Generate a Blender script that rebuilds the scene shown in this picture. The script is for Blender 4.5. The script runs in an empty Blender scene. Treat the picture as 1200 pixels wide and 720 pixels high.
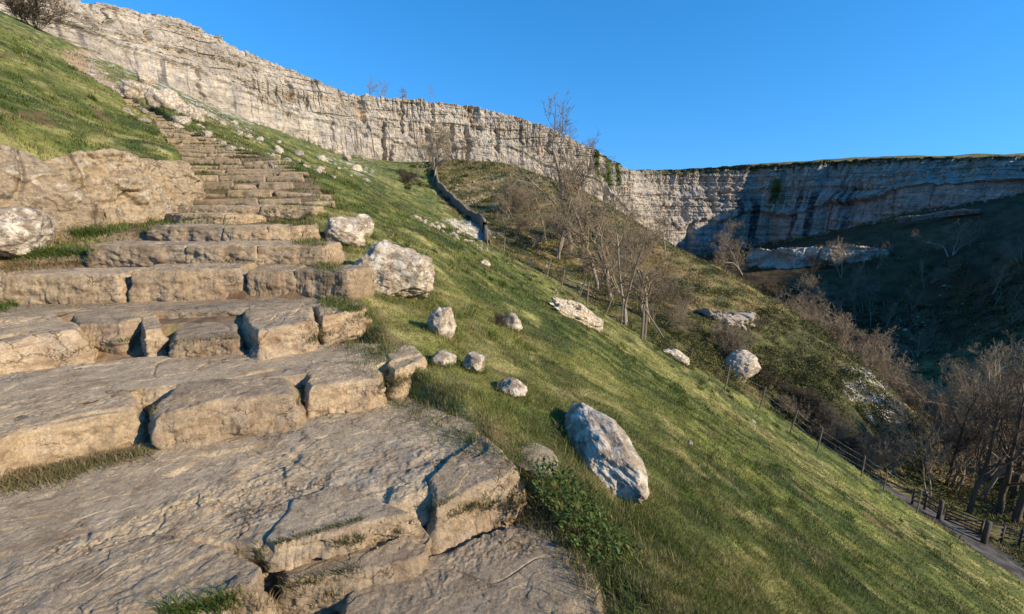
import bpy, math, random
import numpy as np
from mathutils import Vector, Matrix
rnd = random.Random(7)
rs = np.random.RandomState(11)
sc = bpy.context.scene
COL = sc.collection
R = math.radians

# ------------------------------------------------------------------ camera model
F = 540.0
PITCH = math.atan(125/540.0)
CP, SP = math.cos(PITCH), math.sin(PITCH)
def ray(px, py):
    px = np.asarray(px, float); py = np.asarray(py, float)
    u = 360-py
    return np.stack([px-600+0*py, F*CP+u*SP, -F*SP+u*CP], -1)
def at_r(px, py, r):
    d = ray(px, py); h = np.hypot(d[..., 0], d[..., 1])
    return d*(np.asarray(r, float)/h)[..., None]
def at_z(px, py, z):
    d = ray(px, py)
    return d*(z/d[..., 2])[..., None]
def proj(x, y, z):
    f = y*CP - z*SP
    u = y*SP + z*CP
    return 600+F*x/f, 360-F*u/f, f

# ------------------------------------------------------------------ noise
_perm = np.random.RandomState(3).permutation(256).astype(np.int64)
_perm = np.concatenate([_perm, _perm, _perm])
_g = np.random.RandomState(5).normal(size=(256, 3)); _g /= np.linalg.norm(_g, axis=1)[:, None]
def noise(x, y, z=0.0):
    x, y, z = np.broadcast_arrays(np.asarray(x, float), np.asarray(y, float), np.asarray(z, float))
    xi = np.floor(x); yi = np.floor(y); zi = np.floor(z)
    xf, yf, zf = x-xi, y-yi, z-zi
    xi = xi.astype(np.int64) & 255; yi = yi.astype(np.int64) & 255; zi = zi.astype(np.int64) & 255
    u = xf*xf*xf*(xf*(xf*6-15)+10); v = yf*yf*yf*(yf*(yf*6-15)+10); w = zf*zf*zf*(zf*(zf*6-15)+10)
    def gr(dx, dy, dz):
        h = _perm[_perm[_perm[(xi+dx) & 255]+((yi+dy) & 255)]+((zi+dz) & 255)]
        g = _g[h]
        return g[..., 0]*(xf-dx)+g[..., 1]*(yf-dy)+g[..., 2]*(zf-dz)
    def L(a, b, t): return a+(b-a)*t
    x00 = L(gr(0,0,0), gr(1,0,0), u); x10 = L(gr(0,1,0), gr(1,1,0), u)
    x01 = L(gr(0,0,1), gr(1,0,1), u); x11 = L(gr(0,1,1), gr(1,1,1), u)
    return L(L(x00, x10, v), L(x01, x11, v), w)*1.5
def fbm(x, y, z=0.0, o=4, g=0.5):
    s = 0; a = 1; f = 1
    for i in range(o):
        s = s + a*noise(x*f+17.3*i, y*f+5.1*i, np.asarray(z)*f+9.7*i); a *= g; f *= 2.03
    return s
def ridge(x, y, z=0.0, o=3):
    s = 0; a = 1; f = 1
    for i in range(o):
        s = s + a*(1-2*np.abs(noise(x*f+31.3*i, y*f+7.1*i, np.asarray(z)*f+3.7*i))); a *= .5; f *= 2.1
    return s/1.75
def sm(a, b, x):
    t = np.clip((x-a)/(b-a), 0, 1); return t*t*(3-2*t)
def terrace(f, q, k=.3):
    t = f*q; i = np.floor(t); return (i+sm(0, k, t-i))/q
def mix(a, b, t):
    t = np.asarray(t)[..., None] if np.ndim(a) > np.ndim(t) or (np.ndim(b) > np.ndim(t)) else t
    return a+(b-a)*t

# ------------------------------------------------------------------ stair frame  (s up the flight, l to its right)
DX, DY = -.53, .848
EX, EY = .848, .53
def sl(x, y): return x*DX+y*DY, x*EX+y*EY
def xy(s, l): return s*DX+l*EX, s*DY+l*EY
ST_S = [-8, 0, 2.5, 3.7, 5, 6, 7, 9, 9.75, 10.2, 10.7, 11.5, 12.3, 14, 17, 20, 22, 28, 37, 43, 52, 61.5, 76]
ST_L = [-4.5, -4.5, -4.5, -4.3, -4.1, -4.0, -3.9, -3.5, -3.1, -2.5, -1.8, -1.0, -.6, -.38, -.65, -1.1, -1.4, -2.55, -4.3, -5.8, -7.9, -10.1, -13.5]
ST_R = [1.6, 1.5, 1.35, 1.0, 1.1, 1.05, 1.05, 1.2, 1.25, 1.3, 1.35, 1.85, 2.15, 2.3, 1.9, 1.1, .5, -1.1, -3.0, -4.4, -6.5, -9.0, -12.4]
Z_S = [-8, -2, 1.0, 2.5, 2.8, 3.9, 4.15, 5.2, 5.4, 6.2, 6.45, 7.35, 7.55, 8.4, 8.65, 9.6, 11.9, 14.5, 17.2, 20.8, 27.5, 36.8, 42.7, 52, 62, 76]
Z_Z = [-3.4, -2.2, -1.86, -1.86, -1.66, -1.66, -1.43, -1.42, -1.19, -1.19, -.87, -.86, -.64, -.63, -.45, -.44, -.22, .48, 1.03, 1.85, 3.38, 5.6, 7.2, 9.85, 13.0, 17.6]
def st_l(s): return np.interp(s, ST_S, ST_L)
def st_r(s): return np.interp(s, ST_S, ST_R)
def st_k(s): return np.interp(s, [3.7, 5.0, 6.0, 18, 45], [.17, .25, .6, .55, .4])
def s_eff(s, l):
    """the steps' front edges swing round: station measured along the curved fronts"""
    e = s
    for _ in range(3): e = s+st_k(e)*np.clip(l, -4, 2)*(1-sm(42, 52, s))
    return e
def st_z(s): return np.interp(s, Z_S, Z_Z)

# ------------------------------------------------------------------ cliff line  (px, y top, y base, distance, ledge fraction)
CL = np.array([
 (-250,-150,-70,150,.5), (0,-30,20,172,.45), (50,-14,38,177,.45), (92,1,57,182,.45), (150,11,88,190,.45), (200,21,108,197,.45),
 (240,30,125,204,.42), (300,60,145,212,.42), (360,84,165,222,.42), (418,110,187,232,.4), (432,113,190,234,.35), (500,117,191,240,.33),
 (570,127,193,248,.33), (610,137,197,252,.33), (640,147,207,256,.33), (700,175,232,266,.4), (742,201,286,280,.42), (770,200,303,304,.42),
 (800,199,300,318,.42), (840,196,296,332,.44), (880,194,289,344,.45), (905,193,284,343,.45), (960,189,274,333,.45), (1000,187,267,324,.4), (1060,186,249,310,.5),
 (1120,185,241,300,.5), (1200,184,231,290,.5), (1300,182,222,275,.5), (1450,178,215,255,.5)], float)
_cb = at_r(CL[:,0], CL[:,2], CL[:,3]); _ct = at_r(CL[:,0], CL[:,1], CL[:,3]+5)
C_AZ = np.arctan2(_cb[:,0], _cb[:,1]); C_R = CL[:,3]; C_ZB = _cb[:,2]; C_ZT = _ct[:,2]

# ------------------------------------------------------------------ terrain control points
K = []
def kp(*rows):
    for a in rows: K.append(tuple(at_r(a[0], a[1], a[2])))
def kw(*rows):
    for a in rows: K.append(tuple(a))
def plane(x, y): return -1.6-.63*(x-.1)-.09*(y-2.6)
for x, y in [(1.2,.5),(2,2),(1,3.5),(3,4),(5,3),(2.5,7),(5,8),(8,7),(4,12),(8,13),(12,10),(6,17),(12,17),(17,14),(3,-2),(8,-2),(16,3),(22,6),(0,9),(.5,16),(-2,12),(-2,22)]:
    kw((x, y, plane(x, y)))
for s in (-4, 0, 3, 6, 9, 12, 18, 24, 30, 36, 45, 60):
    l = st_r(s)+.35; x, y = xy(s, l); kw((x, y, float(st_z(s))+(.08 if s < 12 else 0)))
for s, d in ((7,.1),(9,.35),(10.7,.8),(12.5,.95),(14,.9),(18,.6),(24,.45),(36,.35),(48,.3)):
    l = st_l(s)-.9; x, y = xy(s, l); kw((x, y, float(st_z(s))+d))
kw((-7,1,-1.0),(-7,4,-.2),(-5,-3,-2.0),(0,-8,-3.5),(6,-10,-8),(-10,-8,-1),(-30,-20,6),(0,-40,-14),(-60,10,22),(-90,60,34),(-60,-60,10))
kp((100,185,12.3),(0,165,11.6),(-150,170,10.6),(100,100,22),(0,100,17),(-200,50,15),(50,62,36),(0,45,42),(-150,0,45),(30,40,90),(60,62,75),(100,66,150),(0,24,150))
# slope to the right of the flight, up to the cliff
kp((250,128,150),(330,158,150),(300,152,90),(350,170,110),(420,192,170),(400,200,75),(380,215,35),(450,240,35),(500,265,32),(440,205,110),(470,222,75),(520,262,52),(500,240,80),(480,195,170))
# silhouette of the near slope along the fence
kp((560,289,52),(600,303,44),(640,326,35),(690,360,27.5),(720,379,24.5),(753,399,22.5),(807,428,24),(851,458,26),(890,482,28),(926,506,29),(958,530,30.5),(1010,560,32),(1060,594,31),(1110,629,29.5),(1160,660,28),(1230,705,27),(1320,770,26))
# drop just behind it and the gully
kp((640,346,41),(690,384,33),(753,428,27.5),(807,455,29),(851,484,31),(890,506,33),(926,528,34),(958,552,35))
kp((585,290,64),(640,318,50),(700,350,38),(750,392,34),(800,428,35),(850,455,38),(900,490,40),(940,515,41),(980,540,42))
# spur
kp((560,252,95),(530,225,125),(560,220,135),(540,192,200),(600,197,190),(650,250,100),(645,211,150),(700,270,88),(700,233,135),(745,262,122),(790,290,108),(750,310,80),(800,350,60),(850,385,52),(860,325,95),(900,350,88),(950,385,78),(900,420,52),(950,452,48),(1000,422,70),(1040,462,61),(1058,492,56),(1000,490,46),(1020,530,45))
# behind the crest
kp((700,262,185),(745,300,175),(790,335,150),(790,318,250),(745,300,245),(860,372,135),(900,395,125),(950,425,110),(1000,455,100),(1040,490,85),(860,330,200),(860,306,290),(900,340,180),(900,318,220),(900,298,280),(840,299,328),(880,291,340),(800,303,314),(960,277,322))
# track and valley floor
kp((1020,567,40),(1060,586,40),(1100,607,39),(1150,642,37),(1200,682,35),(1260,730,34),(1100,583,46),(1150,605,46),(1200,612,46),(1060,560,48),(1100,540,60),(1200,540,62),(1100,492,85),(1200,500,80),(1100,450,110),(1200,450,110))
kp((1080,410,145),(1000,402,150),(1030,375,170),(1000,350,190),(1000,310,225),(1000,284,262),(1100,350,190),(1100,300,225),(1100,262,265),(1200,400,135),(1200,350,165),(1200,300,195),(1200,255,245))
kp((1400,230,225),(1400,290,180),(1400,360,140),(1400,450,100),(1400,560,65),(1450,760,34))
kw((235,60,30),(250,-20,68),(230,-80,76),(165,-60,14),(110,-30,-22),(90,30,-32),(60,-20,-30),(50,-60,-30),(110,-150,-10),(220,-160,60),(300,0,92),(350,120,80),(330,-120,100),(30,-20,-22),(-120,-120,10),(0,-150,-25))  # includes an out-of-view ridge on the right, added and raised to shade the valley
K = np.array(K)
def TPS_fit(u, v, f, lam=2e-4):
    n = len(u); P = np.stack([u, v], 1)
    d2 = ((P[:, None]-P[None])**2).sum(-1); A = .5*d2*np.log(d2+1e-12); A[np.arange(n), np.arange(n)] = lam
    Q = np.stack([np.ones(n), u, v], 1)
    M = np.zeros((n+3, n+3)); M[:n, :n] = A; M[:n, n:] = Q; M[n:, :n] = Q.T
    return np.linalg.solve(M, np.concatenate([f, np.zeros(3)])), P
def base(x, y, r): return (-1.6-.45*x-.05*y)*np.exp(-r/9.0)
_r = np.hypot(K[:,0], K[:,1]); _az = np.arctan2(K[:,0], K[:,1])
LOGS = 1.0
W_, P_ = TPS_fit(_az, np.log(_r+.6)*LOGS*.9, (K[:,2]-base(K[:,0], K[:,1], _r))/(_r+.6))
def H0(x, y):
    x = np.asarray(x, float); y = np.asarray(y, float); sh = np.broadcast(x, y).shape
    x = np.broadcast_to(x, sh).ravel(); y = np.broadcast_to(y, sh).ravel()
    r = np.hypot(x, y); az = np.arctan2(x, y); out = np.empty_like(r)
    lr = np.log(np.minimum(r, 420)+.6)*LOGS*.9
    n = len(P_)
    for i in range(0, len(r), 20000):
        u = az[i:i+20000]; v = lr[i:i+20000]
        d2 = (u[:, None]-P_[None, :, 0])**2+(v[:, None]-P_[None, :, 1])**2
        out[i:i+20000] = (.5*d2*np.log(d2+1e-12))@W_[:n]+W_[n]+W_[n+1]*u+W_[n+2]*v
    return (out*(np.minimum(r, 420)+.6)+base(x, y, r)).reshape(sh)
ROADPX = [(960,535,41.5),(1000,558,41),(1030,572,40.5),(1060,588,40),(1100,609,39),(1150,643,37),(1200,683,35),(1260,732,33.5),(1400,860,31)]
ROAD = np.array([at_r(*a)[:2] for a in ROADPX])
def seg_dist(x, y, P):
    best = np.full(np.shape(x), 1e9)
    for a, b in zip(P[:-1], P[1:]):
        d = b-a; t = np.clip(((x-a[0])*d[0]+(y-a[1])*d[1])/(d@d), 0, 1)
        best = np.minimum(best, np.hypot(x-a[0]-t*d[0], y-a[1]-t*d[1]))
    return best
def stair_w(x, y, m=.28):
    s, l = sl(x, y)
    a, b = st_l(s), st_r(s)
    w = sm(a-m, a, l)*(1-sm(b, b+m, l))
    return w*(1-sm(44, 62, s))*sm(-8, -5, s)
def H(x, y):
    x = np.asarray(x, float); y = np.asarray(y, float)
    h = H0(x, y); r = np.hypot(x, y)
    w = stair_w(x, y)
    rd = seg_dist(x, y, ROAD); wr = 1-sm(1.6, 3.0, rd)
    # relief: tussocks, hummocks, sheep tracks along the contour
    near = np.exp(-r/14)
    d = (.03*fbm(x*3.1, y*3.1, 0, 4)*near + .085*fbm(x*1.1, y*1.1, 3, 4)*(1-np.exp(-r/3))
         + .22*fbm(x*.22, y*.22, 7, 4)*sm(6, 30, r) + .9*fbm(x*.06, y*.06, 1, 4)*sm(35, 90, r))
    c = h+.7*noise(x*.12, y*.12, 9)
    d = d+.11*ridge(c*.9, x*.07, y*.07, 2)*sm(3, 12, r)*(1-sm(60, 90, r))
    h = h+d*(1-.85*w)*(1-.8*wr)
    s, l = sl(x, y)
    h = h+(st_z(s_eff(s, l))-.03+.012*fbm(x*4, y*4, 1, 3)-h)*w
    # plateau behind the rim
    az = np.arctan2(x, y); rc = np.interp(az, C_AZ, C_R); zt = np.interp(az, C_AZ, C_ZT)
    inside = sm(-1.35, -1.15, az)*(1-sm(.98, 1.1, az))
    k = sm(14, 19, r-rc)*inside
    plat = zt-1.2+.105*np.clip(r-rc-4, 0, 60)*sm(.27, .5, az)+1.0*fbm(x*.05, y*.05, 4, 3)*sm(20, 60, r-rc)
    h = h+(plat-h)*k
    return h
_rr = np.geomspace(1.2, 330, 900)
def hit(px, py, rmin=1.2):
    d = ray(px, py); hh = math.hypot(d[0], d[1]); d = d/hh
    rr = _rr[_rr >= rmin]
    g = H(d[0]*rr, d[1]*rr); below = np.where(d[2]*rr < g)[0]
    if len(below) == 0: return None
    i = below[0]
    if i == 0: t = rr[0]
    else:
        a = d[2]*rr[i-1]-g[i-1]; b = d[2]*rr[i]-g[i]; t = rr[i-1]+(rr[i]-rr[i-1])*a/(a-b)
    p = d*t; return np.array([p[0], p[1], float(H(p[0], p[1]))])

# ------------------------------------------------------------------ blender helpers
def link_mesh(name, V, faces, mat=None, parent=None, smooth=True, colors=None, loops=None):
    """faces: list of int arrays (each (n,k)); one mesh object"""
    me = bpy.data.meshes.new(name)
    V = np.asarray(V, np.float32)
    faces = [np.asarray(f, np.int32) for f in faces if len(f)]
    li = np.concatenate([f.ravel() for f in faces])
    tot = np.concatenate([np.full(len(f), f.shape[1], np.int32) for f in faces])
    st = np.concatenate([[0], np.cumsum(tot)[:-1]]).astype(np.int32)
    me.vertices.add(len(V)); me.vertices.foreach_set('co', V.ravel())
    me.loops.add(len(li)); me.loops.foreach_set('vertex_index', li)
    me.polygons.add(len(tot)); me.polygons.foreach_set('loop_start', st)
    me.polygons.foreach_set('loop_total', tot)
    me.polygons.foreach_set('use_smooth', np.full(len(tot), smooth, bool))
    if colors is not None:
        a = me.color_attributes.new('col', 'FLOAT_COLOR', 'POINT')
        c = np.ones((len(V), 4), np.float32); c[:, :3] = colors
        a.data.foreach_set('color', c.ravel())
    me.update(calc_edges=True); me.validate()
    if mat: me.materials.append(mat)
    o = bpy.data.objects.new(name, me); COL.objects.link(o)
    if parent: o.parent = parent
    return o
def tag(o, label=None, cat=None, group=None, kind=None):
    if label: o['label'] = label
    if cat: o['category'] = cat
    if group: o['group'] = group
    if kind: o['kind'] = kind
    return o
def empty(name, loc, rz=0, **k):
    o = bpy.data.objects.new(name, None); COL.objects.link(o); o.location = loc; o.rotation_euler = (0, 0, rz)
    o.empty_display_size = .2
    return tag(o, **k)
def copy_tree(o, loc, rz=0, sc_=1, label=None, rot=None):
    c = o.copy(); COL.objects.link(c); c.location = loc
    c.rotation_euler = rot or (0, 0, rz)
    c.scale = (sc_, sc_, sc_) if np.isscalar(sc_) else sc_
    if label: c['label'] = label
    for ch in o.children:
        d = ch.copy(); COL.objects.link(d); d.parent = c
    return c
def grid_faces(n, m, wrap=False):
    """n rows, m columns"""
    i, j = np.meshgrid(np.arange(n-1), np.arange(m if wrap else m-1), indexing='ij')
    j2 = (j+1) % m
    return np.stack([i*m+j, i*m+j2, (i+1)*m+j2, (i+1)*m+j], -1).reshape(-1, 4)
def tube(pts, rad, k=6):
    pts = np.asarray(pts, float); n = len(pts); rad = np.broadcast_to(rad, (n,))
    V = []
    up = np.array([0, 0, 1.])
    for i in range(n):
        t = pts[min(i+1, n-1)]-pts[max(i-1, 0)]; t /= np.linalg.norm(t)+1e-9
        a = np.cross(t, up if abs(t[2]) < .9 else np.array([1., 0, 0])); a /= np.linalg.norm(a); b = np.cross(t, a)
        th = np.arange(k)*2*math.pi/k
        V.append(pts[i]+rad[i]*(np.cos(th)[:, None]*a+np.sin(th)[:, None]*b))
    V = np.concatenate(V); Fq = grid_faces(n, k, True)
    caps = np.arange(k)[None], (np.arange(k)[::-1]+(n-1)*k)[None]
    return V, Fq, caps
class MB:
    def __init__(s): s.V = []; s.F = {}; s.n = 0
    def add(s, V, *Fs):
        for f in Fs:
            f = np.asarray(f); s.F.setdefault(f.shape[1], []).append(f+s.n)
        s.V.append(np.asarray(V, float)); s.n += len(V)
    def tube(s, pts, rad, k=6):
        V, Fq, caps = tube(pts, rad, k); s.add(V, Fq, caps[0], caps[1])
    def build(s, name, mat, parent=None, **k):
        return link_mesh(name, np.concatenate(s.V), [np.concatenate(f) for f in s.F.values()], mat, parent, **k)

# ------------------------------------------------------------------ materials
def nt(name):
    m = bpy.data.materials.new(name); m.use_nodes = True
    t = m.node_tree; t.nodes.clear()
    o = t.nodes.new('ShaderNodeOutputMaterial'); b = t.nodes.new('ShaderNodeBsdfPrincipled')
    t.links.new(b.outputs[0], o.inputs[0]); b.inputs['Specular IOR Level'].default_value = .25
    b.inputs['Roughness'].default_value = .9
    return m, t, b
def N(t, kind, **kw):
    n = t.nodes.new(kind)
    for k, v in kw.items():
        if k in n.inputs.keys(): n.inputs[k].default_value = v
        else: setattr(n, k, v)
    return n
def noise_node(t, coord, scale, detail=6, rough=.6, vscale=None, dist=0):
    n = N(t, 'ShaderNodeTexNoise', Scale=scale, Detail=detail, Roughness=rough, Distortion=dist)
    if vscale:
        mp = N(t, 'ShaderNodeMapping'); mp.inputs['Scale'].default_value = vscale
        t.links.new(coord, mp.inputs[0]); t.links.new(mp.outputs[0], n.inputs['Vector'])
    else: t.links.new(coord, n.inputs['Vector'])
    return n
def ramp(t, fac, stops):
    r = N(t, 'ShaderNodeValToRGB'); e = r.color_ramp.elements
    while len(e) < len(stops): e.new(.5)
    for a, (p, c) in zip(e, stops): a.position = p; a.color = (*c, 1) if len(c) == 3 else c
    t.links.new(fac, r.inputs[0]); return r
def mixc(t, fac, a, b, mode='MIX'):
    m = N(t, 'ShaderNodeMix', data_type='RGBA', blend_type=mode)
    for i, v in ((0, fac), (6, a), (7, b)):
        if hasattr(v, 'links'): t.links.new(v, m.inputs[i])
        elif i == 0: m.inputs[0].default_value = v
        else: m.inputs[i].default_value = (*v, 1)
    return m.outputs[2]
def bump(t, b, chain):
    prev = None
    for h, dist, stren in chain:
        n = N(t, 'ShaderNodeBump', Distance=dist, Strength=stren); t.links.new(h, n.inputs['Height'])
        if prev: t.links.new(prev, n.inputs['Normal'])
        prev = n.outputs[0]
    t.links.new(prev, b.inputs['Normal'])

def mat_attr(name, fine, dist, var=(.55, 1.45), rough=.95, vs=None, second=None):
    """surface coloured by its own vertex map, broken up by fine noise and bump"""
    m, t, b = nt(name)
    tc = N(t, 'ShaderNodeTexCoord').outputs['Object']
    at = N(t, 'ShaderNodeVertexColor', layer_name='col')
    n1 = noise_node(t, tc, fine, 8, .7, vs)
    v = ramp(t, n1.outputs[0], [(.3, (var[0],)*3), (.7, (var[1],)*3)])
    c = mixc(t, 1.0, at.outputs[0], v.outputs[0], 'MULTIPLY')
    if second:
        n2 = noise_node(t, tc, second, 5, .65)
        v2 = ramp(t, n2.outputs[0], [(.35, (.75,)*3), (.65, (1.25,)*3)])
        c = mixc(t, 1.0, c, v2.outputs[0], 'MULTIPLY')
    t.links.new(c, b.inputs['Base Color']); b.inputs['Roughness'].default_value = rough
    bump(t, b, [(n1.outputs[0], dist, .8)])
    return m
M = {}
M['ground'] = mat_attr('ground_turf_and_scree', 5.0, .06, (.5, 1.5), second=.7)
M['cliff'] = mat_attr('cliff_limestone', 1.1, .5, (.72, 1.25), .9, (1, 1, 1.3), second=.25)

def mat_stone(name, c1, c2, c3, lich=None, scale=1.0, bd=.006, dirt=(.16, .10, .055)):
    m, t, b = nt(name)
    tc = N(t, 'ShaderNodeTexCoord').outputs['Object']
    big = noise_node(t, tc, 1.6*scale, 5, .6, None, .6); mid = noise_node(t, tc, 9*scale, 8, .72, (1, 1, 2.2)); fin = noise_node(t, tc, 60*scale, 6, .75)
    c = ramp(t, big.outputs[0], [(.3, c1), (.5, c2), (.72, c3)]).outputs[0]
    oi = N(t, 'ShaderNodeObjectInfo'); c = mixc(t, 1.0, c, ramp(t, oi.outputs['Random'], [(0, (.74, .72, .70)), (.5, (1, .97, .92)), (1, (1.12, 1.08, 1.0))]).outputs[0], 'MULTIPLY')
    grit = noise_node(t, tc, 190*scale, 3, .8); c = mixc(t, .7, c, ramp(t, grit.outputs[0], [(.3, (.55, .53, .50)), (.5, (1, 1, 1)), (.72, (1.5, 1.45, 1.35))]).outputs[0], 'MULTIPLY')
    v = ramp(t, mid.outputs[0], [(.28, (.48, .43, .38)), (.5, (1, 1, 1)), (.75, (1.35, 1.3, 1.2))])
    c = mixc(t, 1.0, c, v.outputs[0], 'MULTIPLY')
    v = ramp(t, fin.outputs[0], [(.28, (.45,)*3), (.62, (1.25,)*3)])
    c = mixc(t, .8, c, v.outputs[0], 'MULTIPLY')
    dn = noise_node(t, tc, 3.3*scale, 6, .7)
    dm = ramp(t, dn.outputs[0], [(.50, (0, 0, 0)), (.64, (1, 1, 1))])
    k = N(t, 'ShaderNodeMath', operation='MULTIPLY'); k.inputs[1].default_value = .6; t.links.new(dm.outputs[0], k.inputs[0])
    c = mixc(t, k.outputs[0], c, dirt)
    if lich:
        ln = noise_node(t, tc, 6.5*scale, 9, .72, None, .4)
        lm = ramp(t, ln.outputs[0], [(lich[0], (0, 0, 0)), (lich[0]+.11, (1, 1, 1))])
        c = mixc(t, lm.outputs[0], c, lich[1])
        ln2 = noise_node(t, tc, 10*scale, 8, .75)
        lm2 = ramp(t, ln2.outputs[0], [(.38, (1, 1, 1)), (.47, (0, 0, 0))])
        k2 = N(t, 'ShaderNodeMath', operation='MULTIPLY'); k2.inputs[1].default_value = .75; t.links.new(lm2.outputs[0], k2.inputs[0])
        c = mixc(t, k2.outputs[0], c, (.10, .095, .085))
    b.inputs['Roughness'].default_value = .82
    cr = N(t, 'ShaderNodeTexVoronoi', feature='DISTANCE_TO_EDGE', Scale=3.2*scale)
    wv = noise_node(t, tc, 2.5*scale, 5, .7)
    add = N(t, 'ShaderNodeVectorMath', operation='MULTIPLY_ADD'); add.inputs[1].default_value = (.5, .5, .5)
    t.links.new(wv.outputs['Color'], add.inputs[0]); t.links.new(tc, add.inputs[2]); t.links.new(add.outputs[0], cr.inputs['Vector'])
    crm = ramp(t, cr.outputs[0], [(0, (0, 0, 0)), (.035, (1, 1, 1))])
    ck = N(t, 'ShaderNodeTexVoronoi', feature='DISTANCE_TO_EDGE', Scale=1.9*scale); t.links.new(add.outputs[0], ck.inputs['Vector'])
    ckm = ramp(t, ck.outputs[0], [(0, (.30, .24, .18)), (.018, (1, 1, 1))]); msk = ramp(t, big.outputs[0], [(.42, (0, 0, 0)), (.55, (1, 1, 1))])
    c = mixc(t, msk.outputs[0], c, mixc(t, 1.0, c, ckm.outputs[0], 'MULTIPLY'))
    t.links.new(c, b.inputs['Base Color'])
    bump(t, b, [(mid.outputs[0], bd*2.2, .7), (fin.outputs[0], bd*1.3, .9), (grit.outputs[0], bd*.35, .8), (crm.outputs[0], bd*.8, .25)])
    return m
M['step'] = mat_stone('worn_step_limestone', (.33, .26, .165), (.41, .33, .225), (.35, .305, .24), dirt=(.22, .14, .08))
M['slab'] = mat_stone('worn_slab_limestone', (.34, .275, .185), (.40, .33, .23), (.29, .265, .215), dirt=(.24, .16, .09))
M['boulder'] = mat_stone('lichened_limestone', (.33, .27, .195), (.40, .34, .26), (.26, .23, .19), (.46, (.66, .60, .48)), bd=.01)
M['outcrop'] = mat_stone('outcrop_limestone', (.31, .245, .16), (.38, .315, .22), (.29, .255, .20), (.53, (.50, .45, .35)), bd=.01)
M['pale'] = mat_stone('pale_scree_stone', (.40, .36, .30), (.52, .48, .41), (.34, .32, .28), bd=.02, scale=.7)
M['wallstone'] = mat_stone('wall_stone', (.16, .15, .13), (.24, .22, .19), (.15, .145, .135), bd=.03, scale=1.2)

def mat_bark(name, a, b_, sc_=8):
    m, t, b = nt(name); tc = N(t, 'ShaderNodeTexCoord').outputs['Object']
    n = noise_node(t, tc, sc_, 6, .7, (1, 1, .3))
    t.links.new(ramp(t, n.outputs[0], [(.3, a), (.7, b_)]).outputs[0], b.inputs['Base Color'])
    bump(t, b, [(n.outputs[0], .02, .6)]); return m
M['bark'] = mat_bark('pale_bark', (.20, .17, .13), (.40, .35, .28))
M['twig'] = mat_bark('bare_twigs', (.19, .15, .095), (.37, .30, .20))
M['darkbark'] = mat_bark('dark_bark', (.07, .055, .04), (.14, .115, .085))
M['post'] = mat_bark('weathered_post', (.15, .125, .095), (.27, .235, .18), 14)
M['gatewood'] = mat_bark('dark_gate_timber', (.06, .05, .04), (.13, .11, .085), 14)
m, t, b = nt('galvanised_wire'); b.inputs['Base Color'].default_value = (.35, .35, .35, 1); b.inputs['Metallic'].default_value = .7; b.inputs['Roughness'].default_value = .5; M['wire'] = m
def mat_blade(name, trans=.35):
    m, t, b = nt(name)
    at = N(t, 'ShaderNodeVertexColor', layer_name='col')
    t.links.new(at.outputs[0], b.inputs['Base Color']); b.inputs['Roughness'].default_value = .6
    tr = N(t, 'ShaderNodeBsdfTranslucent'); t.links.new(at.outputs[0], tr.inputs[0])
    mx = N(t, 'ShaderNodeMixShader'); mx.inputs[0].default_value = trans
    o = [n for n in t.nodes if n.type == 'OUTPUT_MATERIAL'][0]
    t.links.new(b.outputs[0], mx.inputs[1]); t.links.new(tr.outputs[0], mx.inputs[2]); t.links.new(mx.outputs[0], o.inputs[0])
    return m
M['grass'] = mat_blade('grass_blades'); M['leaf'] = mat_blade('scrub_leaves', .25)

# ------------------------------------------------------------------ colours of the ground
_bpx = [(505,192,235),(510,197,170),(513,222,97),(540,245,80),(568,276,62),(600,303,45),(640,326,36),(690,360,28.5),(720,379,25.5),(753,399,23.5),(807,428,25),(851,458,27),(890,482,29),(926,506,30),(958,530,31.5),(1010,560,33),(1060,594,32),(1110,629,30.5),(1160,660,29),(1230,705,28),(1320,770,27)]
_b = np.array([at_r(*a) for a in _bpx]); B_AZ = np.arctan2(_b[:,0], _b[:,1]); B_R = _b[:,2]*0+np.array([a[2] for a in _bpx])
def rough_side(x, y):
    az = np.arctan2(x, y); r = np.hypot(x, y)
    rb = np.interp(az, B_AZ, B_R, left=1e4, right=27)
    return sm(.97, 1.03, r/rb)*(az > B_AZ[0])
def lerp3(a, b, t): return np.asarray(a)+(np.asarray(b)-np.asarray(a))*np.asarray(t)[..., None]
GA, GB, GC, GD = np.array((.070, .098, .020)), np.array((.165, .182, .040)), np.array((.35, .31, .125)), np.array((.24, .215, .065))
def grass_col(x, y):
    n1 = fbm(x*.35, y*.35, 2, 4); n2 = fbm(x*1.5, y*1.5, 5, 4); n3 = fbm(x*.10, y*.10, 8, 3)
    z = -.5*x
    st = fbm(z*1.3, x*.15, y*.15, 3)
    c = lerp3(GA, GB, sm(-.45, .45, n1+.5*n2))
    c = lerp3(c, GD, .45*sm(-.15, .5, n3+.15*st+.3*n2))
    dk = sm(.15, .55, fbm(x*.55+3, y*.55, 61, 4)); c = lerp3(c, (.03, .05, .012), .7*dk)
    c = lerp3(c, GC, .6*sm(.15, .7, n2+.45*n3+.15*st))
    return c
def bare(x, y): return sm(.50, .62, fbm(x*.8, y*.8+.3*x, 91, 4))*sm(.0, .3, noise(x*.12, y*.12, 92)+.1)
def in_px(x, y, z, r, box, rr):
    px, py, f = proj(x, y, z)
    e = 6
    return (f > 0)*sm(box[0]-e, box[0]+e, px)*(1-sm(box[2]-e, box[2]+e, px))*sm(box[1]-e/2, box[1]+e/2, py)*(1-sm(box[3]-e/2, box[3]+e/2, py))*(r > rr[0])*(r < rr[1])
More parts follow.
